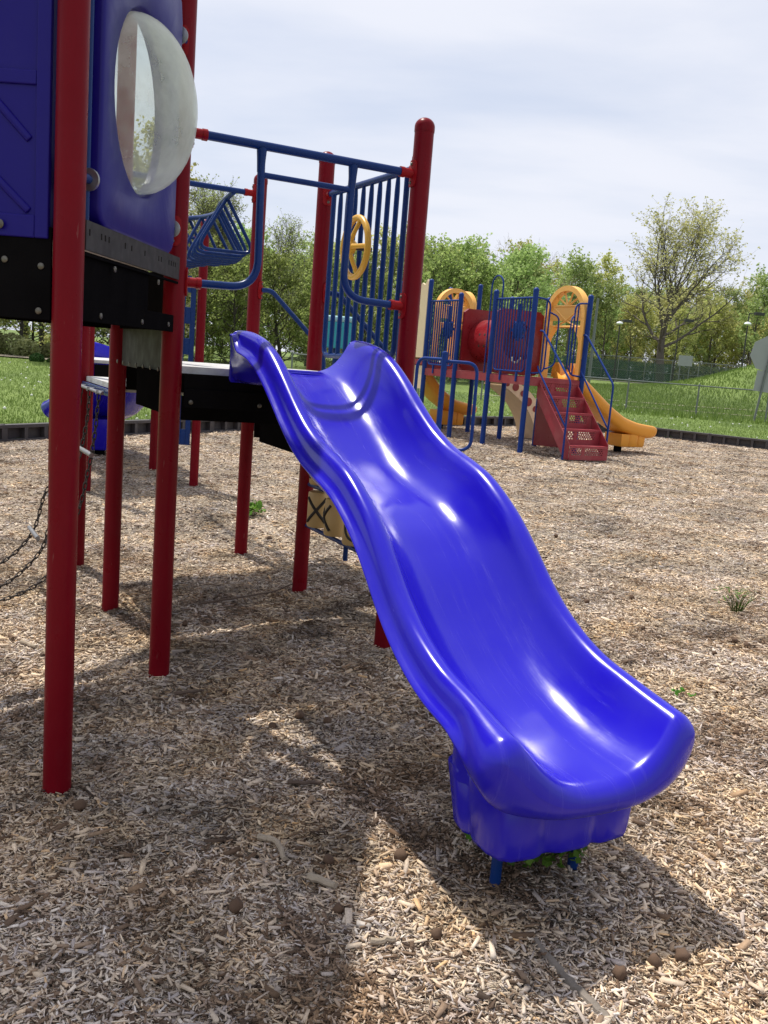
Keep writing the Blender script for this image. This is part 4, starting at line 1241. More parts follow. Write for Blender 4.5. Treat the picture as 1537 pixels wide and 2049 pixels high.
# arch panels
def arch(org, ea, en_, width, zb, ztop, root, mt=M['arch_yellow'], depth=.13):
    mb = MB()
    r_ = width / 2 - .0
    cz = ztop - r_
    def pt(x, z): return org + ea * x + zz * z
    N_ = 22
    outer = [(r_ * math.cos(a), cz + r_ * math.sin(a)) for a in np.linspace(math.pi, 0, N_)]
    inner = [((r_ - .085) * math.cos(a), cz + (r_ - .085) * math.sin(a)) for a in np.linspace(0, math.pi, N_)]
    mb.prism(outer + inner, org, ea, zz, en_, depth)
    for sg in (-1, 1):
        x = sg * (r_ - .045)
        mb.prism([(x - .045, zb), (x + .045, zb), (x + .045, cz), (x - .045, cz)], org, ea, zz, en_, depth * .98)
    w_ = r_ - .05
    z1, z2 = ztop - .34, ztop - .68
    for z in (z1, z2): mb.tube([pt(-w_, z), pt(w_, z)], .022, 8)
    # spokes
    for a in (R(50), R(130), R(75), R(105)):
        mb.tube([pt(0, z1), pt(math.cos(a) * (r_ - .06), cz + math.sin(a) * (r_ - .06))], .017, 6)
    # web between the rails with crossing ribs
    mb.prism([(-w_, z2 + .10), (w_, z2 + .10), (w_, z1), (-w_, z1)], org - en_ * -.0, ea, zz, en_, .02)
    for sg in (-1, 1):
        mb.tube([pt(0, z2 + .10) , pt(sg * w_ * .8, z1)], .02, 6)
        mb.tube([pt(0, z2 + .10), pt(sg * w_ * .6, z2)], .017, 6)
        # curved haunch below
        mb.prism([(sg * w_, z2 - .42), (sg * w_, z2), (sg * w_ * .55, z2 - .02), (sg * w_ * .82, z2 - .18)] if sg > 0 else [(sg * w_, z2 - .42), (sg * w_ * .82, z2 - .18), (sg * w_ * .55, z2 - .02), (sg * w_, z2)], org, ea, zz, en_, depth * .8)
    return mb.build('arch_panel', mt, root, smooth=True, sharp=40)
arch(Y(s, s / 2 + .02), vy, vx, s - .03, 1.24, 2.80, P2S)
arch(Y(s * .5, 3 * s), vx, vy, s - .30, 1.38, 2.78, P2S)
arch(Y(s, 3.5 * s), vy, vx, s - .30, 1.38, 2.80, P2S)
# orange slide with the same kind of chute
def small_slide(fr, prof, umax, zoff, root, mt, hw=.27, label=None):
    mb = MB(); rings = []
    Pf = smoothtab(prof)
    n_ = 30
    for k in range(n_ + 1):
        u = umax * k / n_
        zb = Pf(u); f = max(0, (k - (n_ - 2)) / 2) if k > n_ - 2 else 0
        sec = [(0, 0), (.13, .005), (.19, .05), (.215, .14), (.24, .17), (.275, .165), (.30, .12), (.295, .05), (.26, -.05), (.20, -.075), (0, -.08)]
        sec = sec + [(-x, z) for x, z in sec[-2:0:-1]]
        rings.append([fr(x * hw / .27 * (1 - .06 * f), u, zb + (z * (1 - .35 * f) - .0 + .015 * f)) for x, z in sec])
    mb.loft(rings)
    o = mb.build('slide', mt, root, subsurf=1, sharp=0)
    if label: o['label'] = label
    # pedestal
    ub = umax - .62; pm = MB()
    for_ = []
    def ring(sc, z):
        pl_ = [(-.22, -.28), (0, -.30), (.22, -.28), (.235, -.12), (.215, -.10), (.235, -.08), (.235, .08), (.215, .10), (.235, .12), (.22, .26), (-.22, .26), (-.235, .12), (-.215, .10), (-.235, .08), (-.235, -.08), (-.215, -.10), (-.235, -.12)]
        return [fr(x * sc, ub + y_ * sc + .1, z) for x, y_ in pl_]
    pm.loft([ring(.92, .13), ring(1, .16), ring(1.02, Pf(umax - .3) - .02)])
    pm.build('pedestal', mt, o, sharp=50)
    lg = MB(); lg.box(fr(0, ub - .05, .06), .10, .10, .4, vx, vy, zz); lg.build('slide_leg', M['black'], o, smooth=False)
    return o
_c, _e, _n = FAR_SLIDE
small_slide(lambda x, u, z: _c + _e * x + _n * u + zz * z, [(0, 1.24), (.12, 1.22), (.4, 1.06), (.8, .80), (1.2, .60), (1.6, .49), (1.8, .47)], 1.8, 0, PS, M['slide_blue'], hw=.50, label='wide blue slide at the far end')
small_slide(lambda x, u, z: Y(s + u, s * .5 + x, z), [(0, 1.24), (.12, 1.22), (.35, 1.08), (.7, .84), (1.0, .64), (1.3, .48), (1.6, .40), (1.9, .365), (2.1, .36)], 2.12, 0, P2S, M['orange_plastic'], label='straight orange slide beside the red steps')
hd = MB()
for x in (-.2, .2):
    rg = [Y(s + .03, s * .5 + x + .13 * math.cos(a), 1.26 + .26 * math.sin(a)) for a in np.linspace(0, math.pi, 10)]
    n_ = len(rg)
    hd.loft([[p for p in rg], [p + vx * .10 for p in rg]], capends=True)
build_each(hd, 'slide_hood', M['orange_plastic'], P2S)
small_slide(lambda x, u, z: Y(.05 + u, 3.55 * s + x, z), [(0, 1.2), (.1, 1.18), (.3, .95), (.6, .66), (.9, .48), (1.2, .42), (1.45, .40)], 1.45, 0, P2S, M['orange_plastic'], hw=.33, label='wide orange slide at the left end')
# cream panels at the left end
cp_ = MB()
poly = [(0.07, 1.42), (1.0, 1.42), (1.0, 2.62), (.86, 2.78), (.72, 2.72), (.60, 2.84), (.45, 2.76), (.3, 2.84), (.2, 2.80), (.12, 2.90), (.07, 2.84)]
cp_.prism(poly, Y(0, 3 * s, 0), vy, zz, vx, .04)
cpo = cp_.build('cream_panel', M['cream'], P2S, bevel=.006)
hm = MB(); hm.lathe(Y(-.024, 3 * s + .45, 2.3), [(.12, 0), (.12, .004)], -vx, 24); hm.build('panel_inlay', M['orange_plastic'], cpo)
cp2 = MB(); cp2.box(Y(0, 3.5 * s, 1.05), s - .1, .03, .44, vy, vx, zz); cp2.build('cream_panel', M['cream'], P2S, bevel=.005)
rb = MB(); rb.box(Y(-.01, 3.5 * s, 1.345), s - .09, .05, .10, vy, vx, zz); rb.build('edge_beam', M['red_deck'], P2S, smooth=False)
# curved spotted climber on the far side
cb = MB()
cpts = catmull([Vector((s + .03, 0, 1.18)), Vector((s + .35, 0, 1.10)), Vector((s + .75, 0, .86)), Vector((s + 1.02, 0, .45)), Vector((s + 1.12, 0, -.05))], 6)
rings = []
for i, p in enumerate(cpts):
    tg = (cpts[min(i + 1, len(cpts) - 1)] - cpts[max(i - 1, 0)]).normalized(); nn = Vector((tg.z, 0, -tg.x))
    a = p + nn * .0; b_ = p + nn * (.16 + .10 * math.sin(i / len(cpts) * math.pi))
    rings.append([Y(q.x, 2.05 * s + dy, q.z) for q, dy in ((a, 0), (a, .62), (b_, .62), (b_, 0))])
cb.loft(rings)
cbo = cb.build('curved_climber', M['cream'], P2S, sharp=50)
sb = MB()
for (t_, dx, rr) in ((.1, .10, .05), (.25, .10, .075), (.4, .12, .06), (.52, .16, .085), (.66, .10, .06), (.78, .12, .08), (.9, .1, .06)):
    k = int(t_ * (len(cpts) - 1)); p = cpts[k]; tg = (cpts[k + 1] - cpts[k - 1 if k else 0]).normalized(); nn = Vector((tg.z, 0, -tg.x))
    q = p + nn * dx
    sb.lathe(Y(q.x, 2.05 * s - .002, q.z), [(rr, 0), (rr, .005)], -vy, 18)
build_each(sb, 'red_spot', M['red_plastic'], cbo)
rp2 = MB(); rp2.prism([(s - .1, .05), (s + .62, .0), (s + .62, .55), (s + .2, 1.12), (s - .1, 1.15)], Y(0, 1.0 * s - .12, 0), vx, zz, vy, .04)
rp2.build('red_side_panel', M['red_plastic'], P2S, smooth=False)

# red steps with punched risers
V0, V1 = .24, 1.02
n_r = 5; tj = -.93
rise = 1.20 / 5.0
sto = None
st_ = MB()
for sg, v in ((-1, V0), (1, V1)):
    pl_ = [(0.02, 1.20), (tj, .27), (tj, .02), (tj + .10, .02), (0.02, .92)]
    st_.prism([(a, z) for a, z in pl_], Y(v, 0, 0), vy, zz, vx, .014)
build_each(st_, 'stair_stringer', M['red_deck'], P2S, smooth=False)
def punched(mb, jz, z0, z1, cols, rows, gap):
    """riser plate in plane j=jz built from strips around a grid of square-ish holes"""
    w_ = V1 - V0 - .02; ys_ = V0 + .01
    # blank margins and centre stiffener; hole field left and right
    mb_h = z1 - z0
    zlo, zhi = z0 + mb_h * .30, z1 - mb_h * .16
    mb.box(Y(ys_ + w_ / 2, jz, (z0 + zlo) / 2), w_, .006, zlo - z0, vx, vy, zz)
    mb.box(Y(ys_ + w_ / 2, jz, (z1 + zhi) / 2), w_, .006, z1 - zhi, vx, vy, zz)
    hp_ = (zhi - zlo) / rows
    fields = ((.03, .24), (.30, w_ - .03 - .06))
    segs = [(0, .03), (.24, .30), (w_ - .09, w_)]
    for a, b_ in segs: mb.box(Y(ys_ + (a + b_) / 2, jz, (zlo + zhi) / 2), b_ - a, .006, zhi - zlo, vx, vy, zz)
    for (a, b_) in ((.03, .24), (.30, w_ - .09)):
        nc = int((b_ - a) / .045); cw_ = (b_ - a) / nc
        for rix in range(rows):
            zc = zlo + hp_ * (rix + .5)
            mb.box(Y(ys_ + (a + b_) / 2, jz, zlo + hp_ * rix + hp_ * .16), b_ - a, .006, hp_ * .32, vx, vy, zz)
            for cx in range(nc + 1):
                xx = a + cw_ * (cx + (.5 if rix % 2 else 0))
                if xx > b_: continue
                mb.box(Y(ys_ + min(xx, b_ - .003), jz, zlo + hp_ * rix + hp_ * .66), cw_ * .38, .0055, hp_ * .68, vx, vy, zz)
for k in range(n_r):
    z1 = 1.20 - rise * k; jz = -.0 + tj * (k) / (n_r - 1) - .01
    rs = MB(); punched(rs, jz - .0, z1 - rise + (.02 if k == n_r - 1 else 0), z1, 0, 4, 0)
    rs.box(Y((V0 + V1) / 2, jz + .115 * (1 if k else 0), z1 - .006), V1 - V0 - .02, .23 if k else .02, .012, vx, vy, zz)
    rs.box(Y((V0 + V1) / 2, jz - .006, z1 - .02), V1 - V0 - .02, .012, .035, vx, vy, zz)
    rs.build('step', M['red_deck'], P2S, smooth=False)
for v in (V0 - .06, V1 + .05):
    hr_ = MB()
    j1_ = tj + .06 if v < .5 else tj + .1
    hr_.tube(fillet([Y(v, j1_, -.1), Y(v, j1_, 1.22), Y(v, .0 - .05, 1.98), Y(v, .02, 1.98)], .06, 5), .016, 10)
    hr_.tube(fillet([Y(v, j1_, .52), Y(v, j1_ + .07, .58), Y(v, -.03, 1.36), Y(v, .0, 1.42)], .05, 4), .014, 8)
    hr_.build('handrail', BL, P2S)
for (v0_, v1_) in ((.05, .30), (s - .05, s - .30)):
    lp = MB(); sg = 1 if v1_ > v0_ else -1
    lp.tube(fillet([Y(v0_, -.01, 2.49), Y(v1_, -.01, 2.47), Y(v1_, -.01, 1.32), Y(v0_, -.01, 1.30)], .12, 6), .0145, 10)
    lp.tube(fillet([Y(v1_, -.02, 2.28), Y(v1_ + sg * .13, -.10, 2.22), Y(v1_ + sg * .13, -.10, 1.45), Y(v1_, -.02, 1.38)], .1, 6), .0125, 8)
    lp.tube([Y((v0_ + v1_) / 2 + sg * .06, -.01, 2.46), Y((v0_ + v1_) / 2 + sg * .06, -.01, 1.33)], .0125, 8)
    lp.build('entry_loop', BL, P2S)

# ------------------------------------------------------------------ turning bars (separate little frame in front)
tbz = g(0.67, 13.0)
TB = empty('turning_bars', (0.67, 13.0, tbz), 'blue pipe turning bars on a single post, left of the second play structure', 'turning bars')
mb = MB(); mb.tube([(0.67, 13, tbz - .2), (0.67, 13, 1.60)], .040, 18); po = mb.build('post', BL, TB)
mb = MB(); mb.lathe((0.67, 13, 1.60), [(.042, 0), (.042, .012), (.03, .03), (.008, .036)], zz, 18); mb.build('cap', BL, po)
for sg, (dx, dy), zt in ((-1, (-.36, .35), 1.52), (1, (.46, -.10), 1.50)):
    mb = MB(); c = Vector((.67, 13, 0)); d_ = Vector((dx, dy, 0))
    mb.tube(fillet([c + zz * zt, c + d_ + zz * (zt - .0), c + d_ * 1.02 + zz * .30, c + zz * (.26 if sg > 0 else .42)], .16, 8), .024, 14)
    mb.build('bar_loop', BL, TB)

# ------------------------------------------------------------------ plastic border timbers
def timber_proto():
    L_ = 1.2
    mb = MB()
    h = .24; wd = .11
    # U-shaped top/back with pockets on the play side
    mb.box((L_ / 2, wd * .45, h / 2), L_, wd * .1, h)
    mb.box((L_ / 2, wd * -.05, h - .02), L_ - .001, wd * .9, .045)
    mb.box((L_ / 2, wd * -.05, .035), L_ - .001, wd * .9, .05)
    for k in range(5):
        x = .02 + (L_ - .04) * k / 4
        mb.box((x, wd * -.05, h / 2), .05, wd * .88, h - .082)
    mb.tube([(L_ - .01, -.02, -.1), (L_ - .01, -.02, h + .012)], .03, 12)
    return mb
tp_mb = timber_proto()
tproto = tp_mb.build('border_timber', M['timber'], None, smooth=False, bevel=.006)
tag(tproto, 'black plastic border timber edging the wood chips in front of the lawn', 'border timber', 'plastic timbers between the wood chips and the lawn')
first = True
for i in range(0, 7):
    a = Vector((*BORDER[i], 0)); b_ = Vector((*BORDER[i + 1], 0)); d_ = b_ - a; n_ = max(1, round(d_.length / 1.2))
    for k in range(n_):
        p = a + d_ * k / n_
        o = tproto if first else tproto.copy()
        if not first: COL.objects.link(o)
        first = False
        e_ = a + d_ * (k + 1) / n_
        za, zb = g(p.x, p.y), g(e_.x, e_.y)
        o.location = (p.x, p.y, za - .03)
        o.rotation_euler = (0, -math.atan2(zb - za, 1.2), math.atan2(d_.y, d_.x))
        o.scale = (d_.length / n_ / 1.2, 1, 1)

# ------------------------------------------------------------------ debris on the wood chips
iv2, if2 = ico(1, 2)
rr_ = np.random.default_rng(3)
sc_ = 1 + 0.32 * (rr_.random(len(iv2)) > .55) - .06 * rr_.random(len(iv2))
bme = bpy.data.meshes.new('seed_ball'); bme.from_pydata([tuple(v) for v in iv2 * sc_[:, None]], [], [tuple(f) for f in if2]); bme.materials.append(M['ball'])
bme.polygons.foreach_set('use_smooth', [True] * len(bme.polygons))
balls = [(1.506, 3.587, 'sun'), (1.778, 4.646, 'sun'), (1.984, 4.925, 'sun'), (2.028, 4.858, 'sun'), (1.488, 4.978, 'sun'), (1.61, 5.697, 'sun'), (1.28, 5.483, 'sun'), (1.444, 7.563, 'sun'),
         (-0.363, 3.366, 'patch'), (-0.155, 3.433, 'patch'), (-.268, 3.476, 'patch'), (0.126, 2.445, 'patch'), (-0.08, 2.415, 'shade'), (-0.037, 2.19, 'shade'), (-0.304, 2.187, 'shade'), (0.213, 2.098, 'shade'),
         (0.642, 1.982, 'slide'), (0.74, 2.033, 'slide'), (0.817, 2.066, 'slide'), (-0.997, 4.671, 'deck'), (-0.854, 6.861, 'deck'), (-0.875, 2.681, 'post')]
lab = {'sun': ('dark spiky seed ball on the sunlit wood chips right of the slide', 'seed balls right of the slide'), 'patch': ('brown seed ball beside the bright sun patch left of the slide', 'seed balls by the sun patch'),
       'shade': ('brown seed ball on shaded chips in the foreground', 'seed balls in the shaded foreground'), 'slide': ('round brown seed ball in the shadow below the slide exit', 'seed balls in the slide shadow'),
       'deck': ('small dark seed ball lying beyond the near red posts', 'seed balls beyond the red posts'), 'post': ('dark seed ball touching the foot of the nearest red post', None)}
for (x, y, kk) in balls:
    o = bpy.data.objects.new('seed_ball', bme); COL.objects.link(o)
    r__ = random.uniform(.012, .018)
    o.location = (x, y, g(x, y) + r__ * .55 + .008); o.scale = (r__, r__, r__ * .93); o.rotation_euler = (random.random() * 6, random.random() * 6, random.random() * 6)
    tag(o, lab[kk][0], 'seed ball', lab[kk][1])
def stick(pts, r0, r1, label, mt=M['stick'], flat=1.0):
    mb = MB(); P_ = [Vector((x, y, g(x, y) + dz)) for x, y, dz in pts]; c = catmull(P_, 6)
    c = [p + Vector((random.uniform(-1, 1), random.uniform(-1, 1), random.uniform(-.6, .6))) * r0 * .35 for p in c]
    mb.tube(c, [r0 + (r1 - r0) * i / (len(c) - 1) for i in range(len(c))], 7)
    o = mb.build('twig', mt, None, loc=P_[0])
    tag(o, label, 'twig'); return o
stick([(-0.991, 4.951, .03), (-.78, 5.08, .035), (-.62, 5.30, .03), (-.44, 5.42, .06), (-.28, 5.5, .03)], .007, .003, 'long thin curved twig on the chips under the deck')
stick([(-0.81, 3.662, .022), (-.75, 3.68, .028), (-.702, 3.72, .022)], .008, .005, 'short straight grey stick right of the second red post')
stick([(-0.289, 2.529, .02), (-.24, 2.5, .025), (-.20, 2.41, .02)], .010, .007, 'bent pale bark piece in the shaded foreground', M['stick_pale'])
stick([(-0.122, 2.328, .02), (-.05, 2.279, .02)], .012, .009, 'stubby pale wood splinter in the middle foreground', M['stick_pale'])
stick([(0.051, 2.058, .02), (.112, 2.075, .02)], .009, .007, 'short orange brown stick in the sunny foreground', M['stick_pale'])
stick([(-0.248, 2.874, .02), (-.19, 2.88, .022), (-.141, 2.893, .02)], .007, .006, 'dark twig lying near the sunlit patch')
stick([(-1.70, 4.27, .02), (-1.60, 4.20, .02)], .009, .008, 'pale wood splinter behind the nearest red post', M['stick_pale'])
stick([(0.455, 2.10, .002), (.49, 2.0, .008), (.545, 1.90, .006), (.59, 1.82, -.004)], .010, .016, 'weathered grey root piece crossing the slide shadow edge', M['root'])
stick([(-1.9, 5.2, .02), (-2.6, 5.45, .02)], .004, .003, 'thin straight dark twig at the left edge')

def leafcloud(name, pts, size, mt, seed, parent=None, loc=(0, 0, 0), up=0.3, asp=.55):
    r = np.random.default_rng(seed); pts = np.asarray(pts); n = len(pts)
    a = r.normal(0, 1, (n, 3)); a[:, 2] *= .7; a /= np.linalg.norm(a, axis=1)[:, None]
    b_ = r.normal(0, 1, (n, 3)); b_ -= (b_ * a).sum(1)[:, None] * a; b_ /= np.linalg.norm(b_, axis=1)[:, None]
    sz = size * (.6 + .8 * r.random(n))
    A = a * sz[:, None] / 2; B = b_ * sz[:, None] * asp / 2
    V = np.stack([pts - A, pts + B - A * .1, pts + A, pts - B - A * .1], 1).reshape(-1, 3) - np.array(loc)
    Fq = np.arange(n * 4).reshape(-1, 4)
    lowf = vnoise(pts[:, 0] * 1.3, pts[:, 1] * 1.3 + pts[:, 2] * 1.9, 1.1, seed)
    t = np.clip(r.normal(.5, .2, n) + .22 * lowf, 0, 1)
    o = np_mesh(name, V, Fq, mt, tint=t)
    if parent: o.parent = parent; o['_o'] = tuple(loc)
    return o
def weed(x, y, name, label, n, rad, h, size, mt, seed, blade=False):
    r = np.random.default_rng(seed); z = g(x, y)
    root = empty(name, (x, y, z), label, 'weed')
    mb = MB(); pts = []
    for k in range(n):
        a = r.random() * 6.28; d_ = rad * math.sqrt(r.random())
        hh = h * (.4 + .6 * r.random())
        e_ = Vector((x + math.cos(a) * d_, y + math.sin(a) * d_, z + hh)); s_ = Vector((x + math.cos(a) * d_ * .2, y + math.sin(a) * d_ * .2, z - .01))
        m_ = s_.lerp(e_, .5) + Vector((0, 0, hh * .2))
        mb.tube([s_, m_, e_], [.0018, .0014, .0008], 4)
        pts += [tuple(e_ + Vector(r.normal(0, size * .35, 3))) for _ in range(4 if not blade else 1)]
    mb.build('stem', M['blade'] if blade else M['stick'], root)
    leafcloud('leaves', pts, size, mt, seed, root, (x, y, z), asp=.8 if not blade else .15)
    return root
weed(0.50, 2.44, 'weed', 'leafy green weed sprouting under the slide exit', 90, .13, .15, .030, M['leaf_weed'], 1)
weed(0.36, 2.50, 'weed', 'small green weed by the left foot of the slide pedestal', 18, .05, .11, .028, M['leaf_weed'], 2)
weed(2.242, 5.60, 'grass_tuft', 'wispy green grass tuft growing in the chips at the right', 40, .13, .16, .05, M['leaf_weed'], 3, True)
weed(-1.134, 7.86, 'weed', 'small bright green weed beyond the far red post', 24, .08, .10, .05, M['leaf_weed'], 4)
weed(1.40, 3.95, 'weed', 'tiny green seedling in the chips right of the slide', 6, .05, .05, .02, M['leaf_weed'], 6)

# ------------------------------------------------------------------ near chain-link fence
def chainlink(name, pts, h, label, group=None, dia=.075, rail_mid=False, wire=.0016, post_r=.03, spacing=2.5, ztop_flat=None, screen=None):
    a0 = pts[0]
    root = empty(name, (a0[0], a0[1], g(*a0)), label, 'fence', group)
    rails = MB(); mesh_v = []; mesh_f = []
    P_ = [Vector((x, y, 0)) for x, y in pts]
    for i in range(len(P_) - 1):
        a, b_ = P_[i], P_[i + 1]; d_ = b_ - a; Ln_ = d_.length; u_ = d_ / Ln_
        n_ = max(1, round(Ln_ / spacing))
        for k in range(n_ + (1 if i == len(P_) - 2 else 0)):
            p = a + d_ * k / n_; z = g(p.x, p.y)
            mb = MB(); mb.tube([(p.x, p.y, z - .2), (p.x, p.y, z + h + .03)], post_r, 8)
            mb.lathe((p.x, p.y, z + h + .03), [(post_r * 1.1, 0), (post_r * .8, .03), (.004, .045)], zz, 8)
            mb.build('fence_post', M['post_grey'], root)
        for k in range(n_):
            p = a + d_ * k / n_; q = a + d_ * (k + 1) / n_
            rails.tube([(p.x, p.y, g(p.x, p.y) + h), (q.x, q.y, g(q.x, q.y) + h)], .021, 8)
            if rail_mid: rails.tube([(p.x, p.y, g(p.x, p.y) + h * .5), (q.x, q.y, g(q.x, q.y) + h * .5)], .018, 6)
            rails.tube([(p.x, p.y, g(p.x, p.y) + .05), (q.x, q.y, g(q.x, q.y) + .05)], .008 if not rail_mid else .018, 5)
        # woven diagonals
        m_ = int(Ln_ / dia)
        for k in range(-int(h / dia), m_):
            for sg in (1, -1):
                x0, x1 = k * dia, k * dia + h
                z0_, z1_ = 0.04, h
                if x0 < 0: z0_ += -x0; x0 = 0
                if x1 > Ln_: z1_ -= (x1 - Ln_); x1 = Ln_
                if x1 - x0 < .02: continue
                if sg < 0: z0_, z1_ = h - z0_ + .04, h - z1_ + .04
                pa = a + u_ * x0; pb = a + u_ * x1
                A = Vector((pa.x, pa.y, g(pa.x, pa.y) + z0_)); B = Vector((pb.x, pb.y, g(pb.x, pb.y) + z1_))
                nrm = Vector((-u_.y, u_.x, 0)) * wire; upv = (B - A).normalized().cross(nrm).normalized() * wire
                bs = len(mesh_v)
                mesh_v += [A + nrm, A - nrm * .5 + upv * .87, A - nrm * .5 - upv * .87, B + nrm, B - nrm * .5 + upv * .87, B - nrm * .5 - upv * .87]
                mesh_f += [(bs, bs + 1, bs + 4, bs + 3), (bs + 1, bs + 2, bs + 5, bs + 4), (bs + 2, bs, bs + 3, bs + 5)]
    rails.build('fence_rail', M['post_grey'], root)
    mm_ = MB(); mm_.v = [tuple(v) for v in mesh_v]; mm_.f = mesh_f
    loc = root['_o']
    mo = np_mesh('wire_mesh', np.array(mm_.v) - np.array(loc), np.array(mm_.f), M['post_grey']); mo.parent = root
    if screen:
        for (i, z0_, z1_) in screen:
            sm = MB()
            a, b_ = P_[i], P_[i + 1]
            n_ = 12
            for k in range(n_):
                p = a.lerp(b_, k / n_); q = a.lerp(b_, (k + 1) / n_)
                d_ = (q - p).normalized(); nn = Vector((-d_.y, d_.x, 0)) * .05
                sm.add([p + nn + zz * (g(p.x, p.y) + z0_), q + nn + zz * (g(q.x, q.y) + z0_), q + nn + zz * (g(q.x, q.y) + z1_), p + nn + zz * (g(p.x, p.y) + z1_)], [(0, 1, 2, 3)])
            sm.build('windscreen', M['screen'], root, smooth=False)
    return root
chainlink('chain_link_fence', [(-3.5, 31.5), (3.0, 31.8), (8.09, 32.3), (13.0, 32.4), (20, 32.3)], 1.15, 'low galvanised chain link fence behind the border timbers on the right')
chainlink('chain_link_fence', [(9, 84), (17.7, 85), (25, 85), (32, 84), (44, 84)], 2.4, 'tall distant chain link court fence with dark green windscreen', dia=.22, rail_mid=True, wire=.004, post_r=.04, spacing=2.2, screen=[(0, .25, 2.0), (1, .25, 2.0), (3, .2, 2.2)])
chainlink('chain_link_fence', [(16, 98), (30, 99), (46, 98)], 2.6, 'far side of the court fence hung with green windscreen below the woods', dia=.3, wire=.005, post_r=.04, spacing=3.0, screen=[(0, .3, 2.3), (1, .3, 2.3)])
cm = MB(); cm.box((29, 91.5, g(29, 91.5) + .10), 34, 11, .02); co2 = cm.build('court', M['court'], None, smooth=False); tag(co2, kind='structure')
pm = MB()
for (xa, ya, xb, yb, wd) in ((4, 39.8, 18, 40.2, .5), (3, 35.3, 24, 35.2, .18)):
    n_ = 40
    for k in range(n_):
        x0, x1 = xa + (xb - xa) * k / n_, xa + (xb - xa) * (k + 1) / n_; y0, y1 = ya + (yb - ya) * k / n_, ya + (yb - ya) * (k + 1) / n_
        pm.add([(x0, y0 - wd / 2, g(x0, y0) + .14), (x1, y1 - wd / 2, g(x1, y1) + .14), (x1, y1 + wd / 2, g(x1, y1) + .15), (x0, y0 + wd / 2, g(x0, y0) + .15)], [(0, 1, 2, 3)])
n_ = 30
for k in range(n_):
    x0, x1 = -30 + 26 * k / n_, -30 + 26 * (k + 1) / n_
    pm.add([(x0, 35.6, g(x0, 35.6) + .14), (x1, 35.6, g(x1, 35.6) + .14), (x1, 37.0, g(x1, 37) + .14), (x0, 37.0, g(x0, 37) + .14)], [(0, 1, 2, 3)])
po_ = pm.build('path', M['path'], None, smooth=False); tag(po_, kind='structure')

# ------------------------------------------------------------------ poles, signs, toilet
def lamp_pole(x, y, top, label, arm=.5, heads=2, r0=.07, mt=None, low=None):
    z = g(x, y); root = empty('light_pole', (x, y, z), label, 'light pole')
    mb = MB(); mb.tube([(x, y, z - .3), (x, y, top)], [r0, r0 * .7], 10); mb.build('pole', mt or M['dark_metal'], root)
    if heads:
        mb = MB(); mb.tube([(x, y, top - .05), (x + arm, y, top)], .03, 6); mb.build('arm', M['dark_metal'], root)
        mb = MB(); mb.box((x + arm + .25, y, top - .02), .7, .45, .22); mb.build('lamp_head', M['dark_metal'], root, smooth=False, bevel=.02)
    if low:
        mb = MB(); mb.lathe((x - .05, y - .1, low), [(.12, -.12), (.3, -.02), (.22, .1), (.05, .16)], zz, 14); mb.build('lamp_bowl', M['lamp_glass'], root)
    return root
lamp_pole(18.7, 80, 6.3, 'dark court light pole with white bowl lamp, nearest the orange slide', .35, low=6.05)
lamp_pole(27.62, 75, 7.35, 'dark light pole with white bowl lamp rising behind the green mound', .55, low=6.5)
lamp_pole(23.1, 78, 6.6, 'thin light pole standing in front of the big tree trunk', .5, r0=.05)
lamp_pole(12.1, 90, 9.4, 'tall dark light pole rising behind the second play structure', .8)
lamp_pole(12.45, 60, 6.35, 'pale grey utility pole right behind the arch panel', heads=0, r0=.11, mt=M['post_grey'])
root = empty('sign', (24, 78, g(24, 78)), 'small pale rectangular sign board on the court fence', 'sign')
mb = MB(); mb.box((24, 78, 3.32), 1.16, .05, .86); mb.build('sign_board', M['sign_back'], root, smooth=False)
mb = MB()
for dx in (-.4, .4): mb.tube([(24 + dx, 78.05, g(24, 78) - .1), (24 + dx, 78.05, 3.6)], .035, 8)
mb.build('sign_post', M['post_grey'], root)
root = empty('road_sign', (12.02, 31, g(12.02, 31)), 'grey back of an octagonal road sign at the right edge', 'road sign')
c = Vector((12.22, 31, 2.62))
pl_ = [(.60 * math.cos(R(22.5 + 45 * k)), .60 * math.sin(R(22.5 + 45 * k))) for k in range(8)]
tl_ = R(-14)
mb = MB(); mb.prism(pl_, c, (math.cos(tl_), 0, math.sin(tl_)), (-math.sin(tl_), 0, math.cos(tl_)), (0, 1, 0), .006); mb.build('sign_face', M['sign_back'], root, smooth=False)
mb = MB(); mb.box((12.22, 31, 1.72), .60, .006, .68, (math.cos(tl_ / 3), 0, math.sin(tl_ / 3)), (0, 1, 0), (-math.sin(tl_ / 3), 0, math.cos(tl_ / 3))); mb.build('lower_plate', M['sign_back'], root, smooth=False)
mb = MB(); q0 = Vector((12.0, 30.95, g(12, 31) - .2)); q1 = Vector((12.36, 30.95, 3.3)); d_ = (q1 - q0).normalized()
mb.box((q0 + q1) / 2, .06, .04, (q1 - q0).length, d_.cross(Vector((0, 1, 0))) * -1, (0, 1, 0), d_); mb.build('sign_post', M['post_grey'], root, smooth=False)

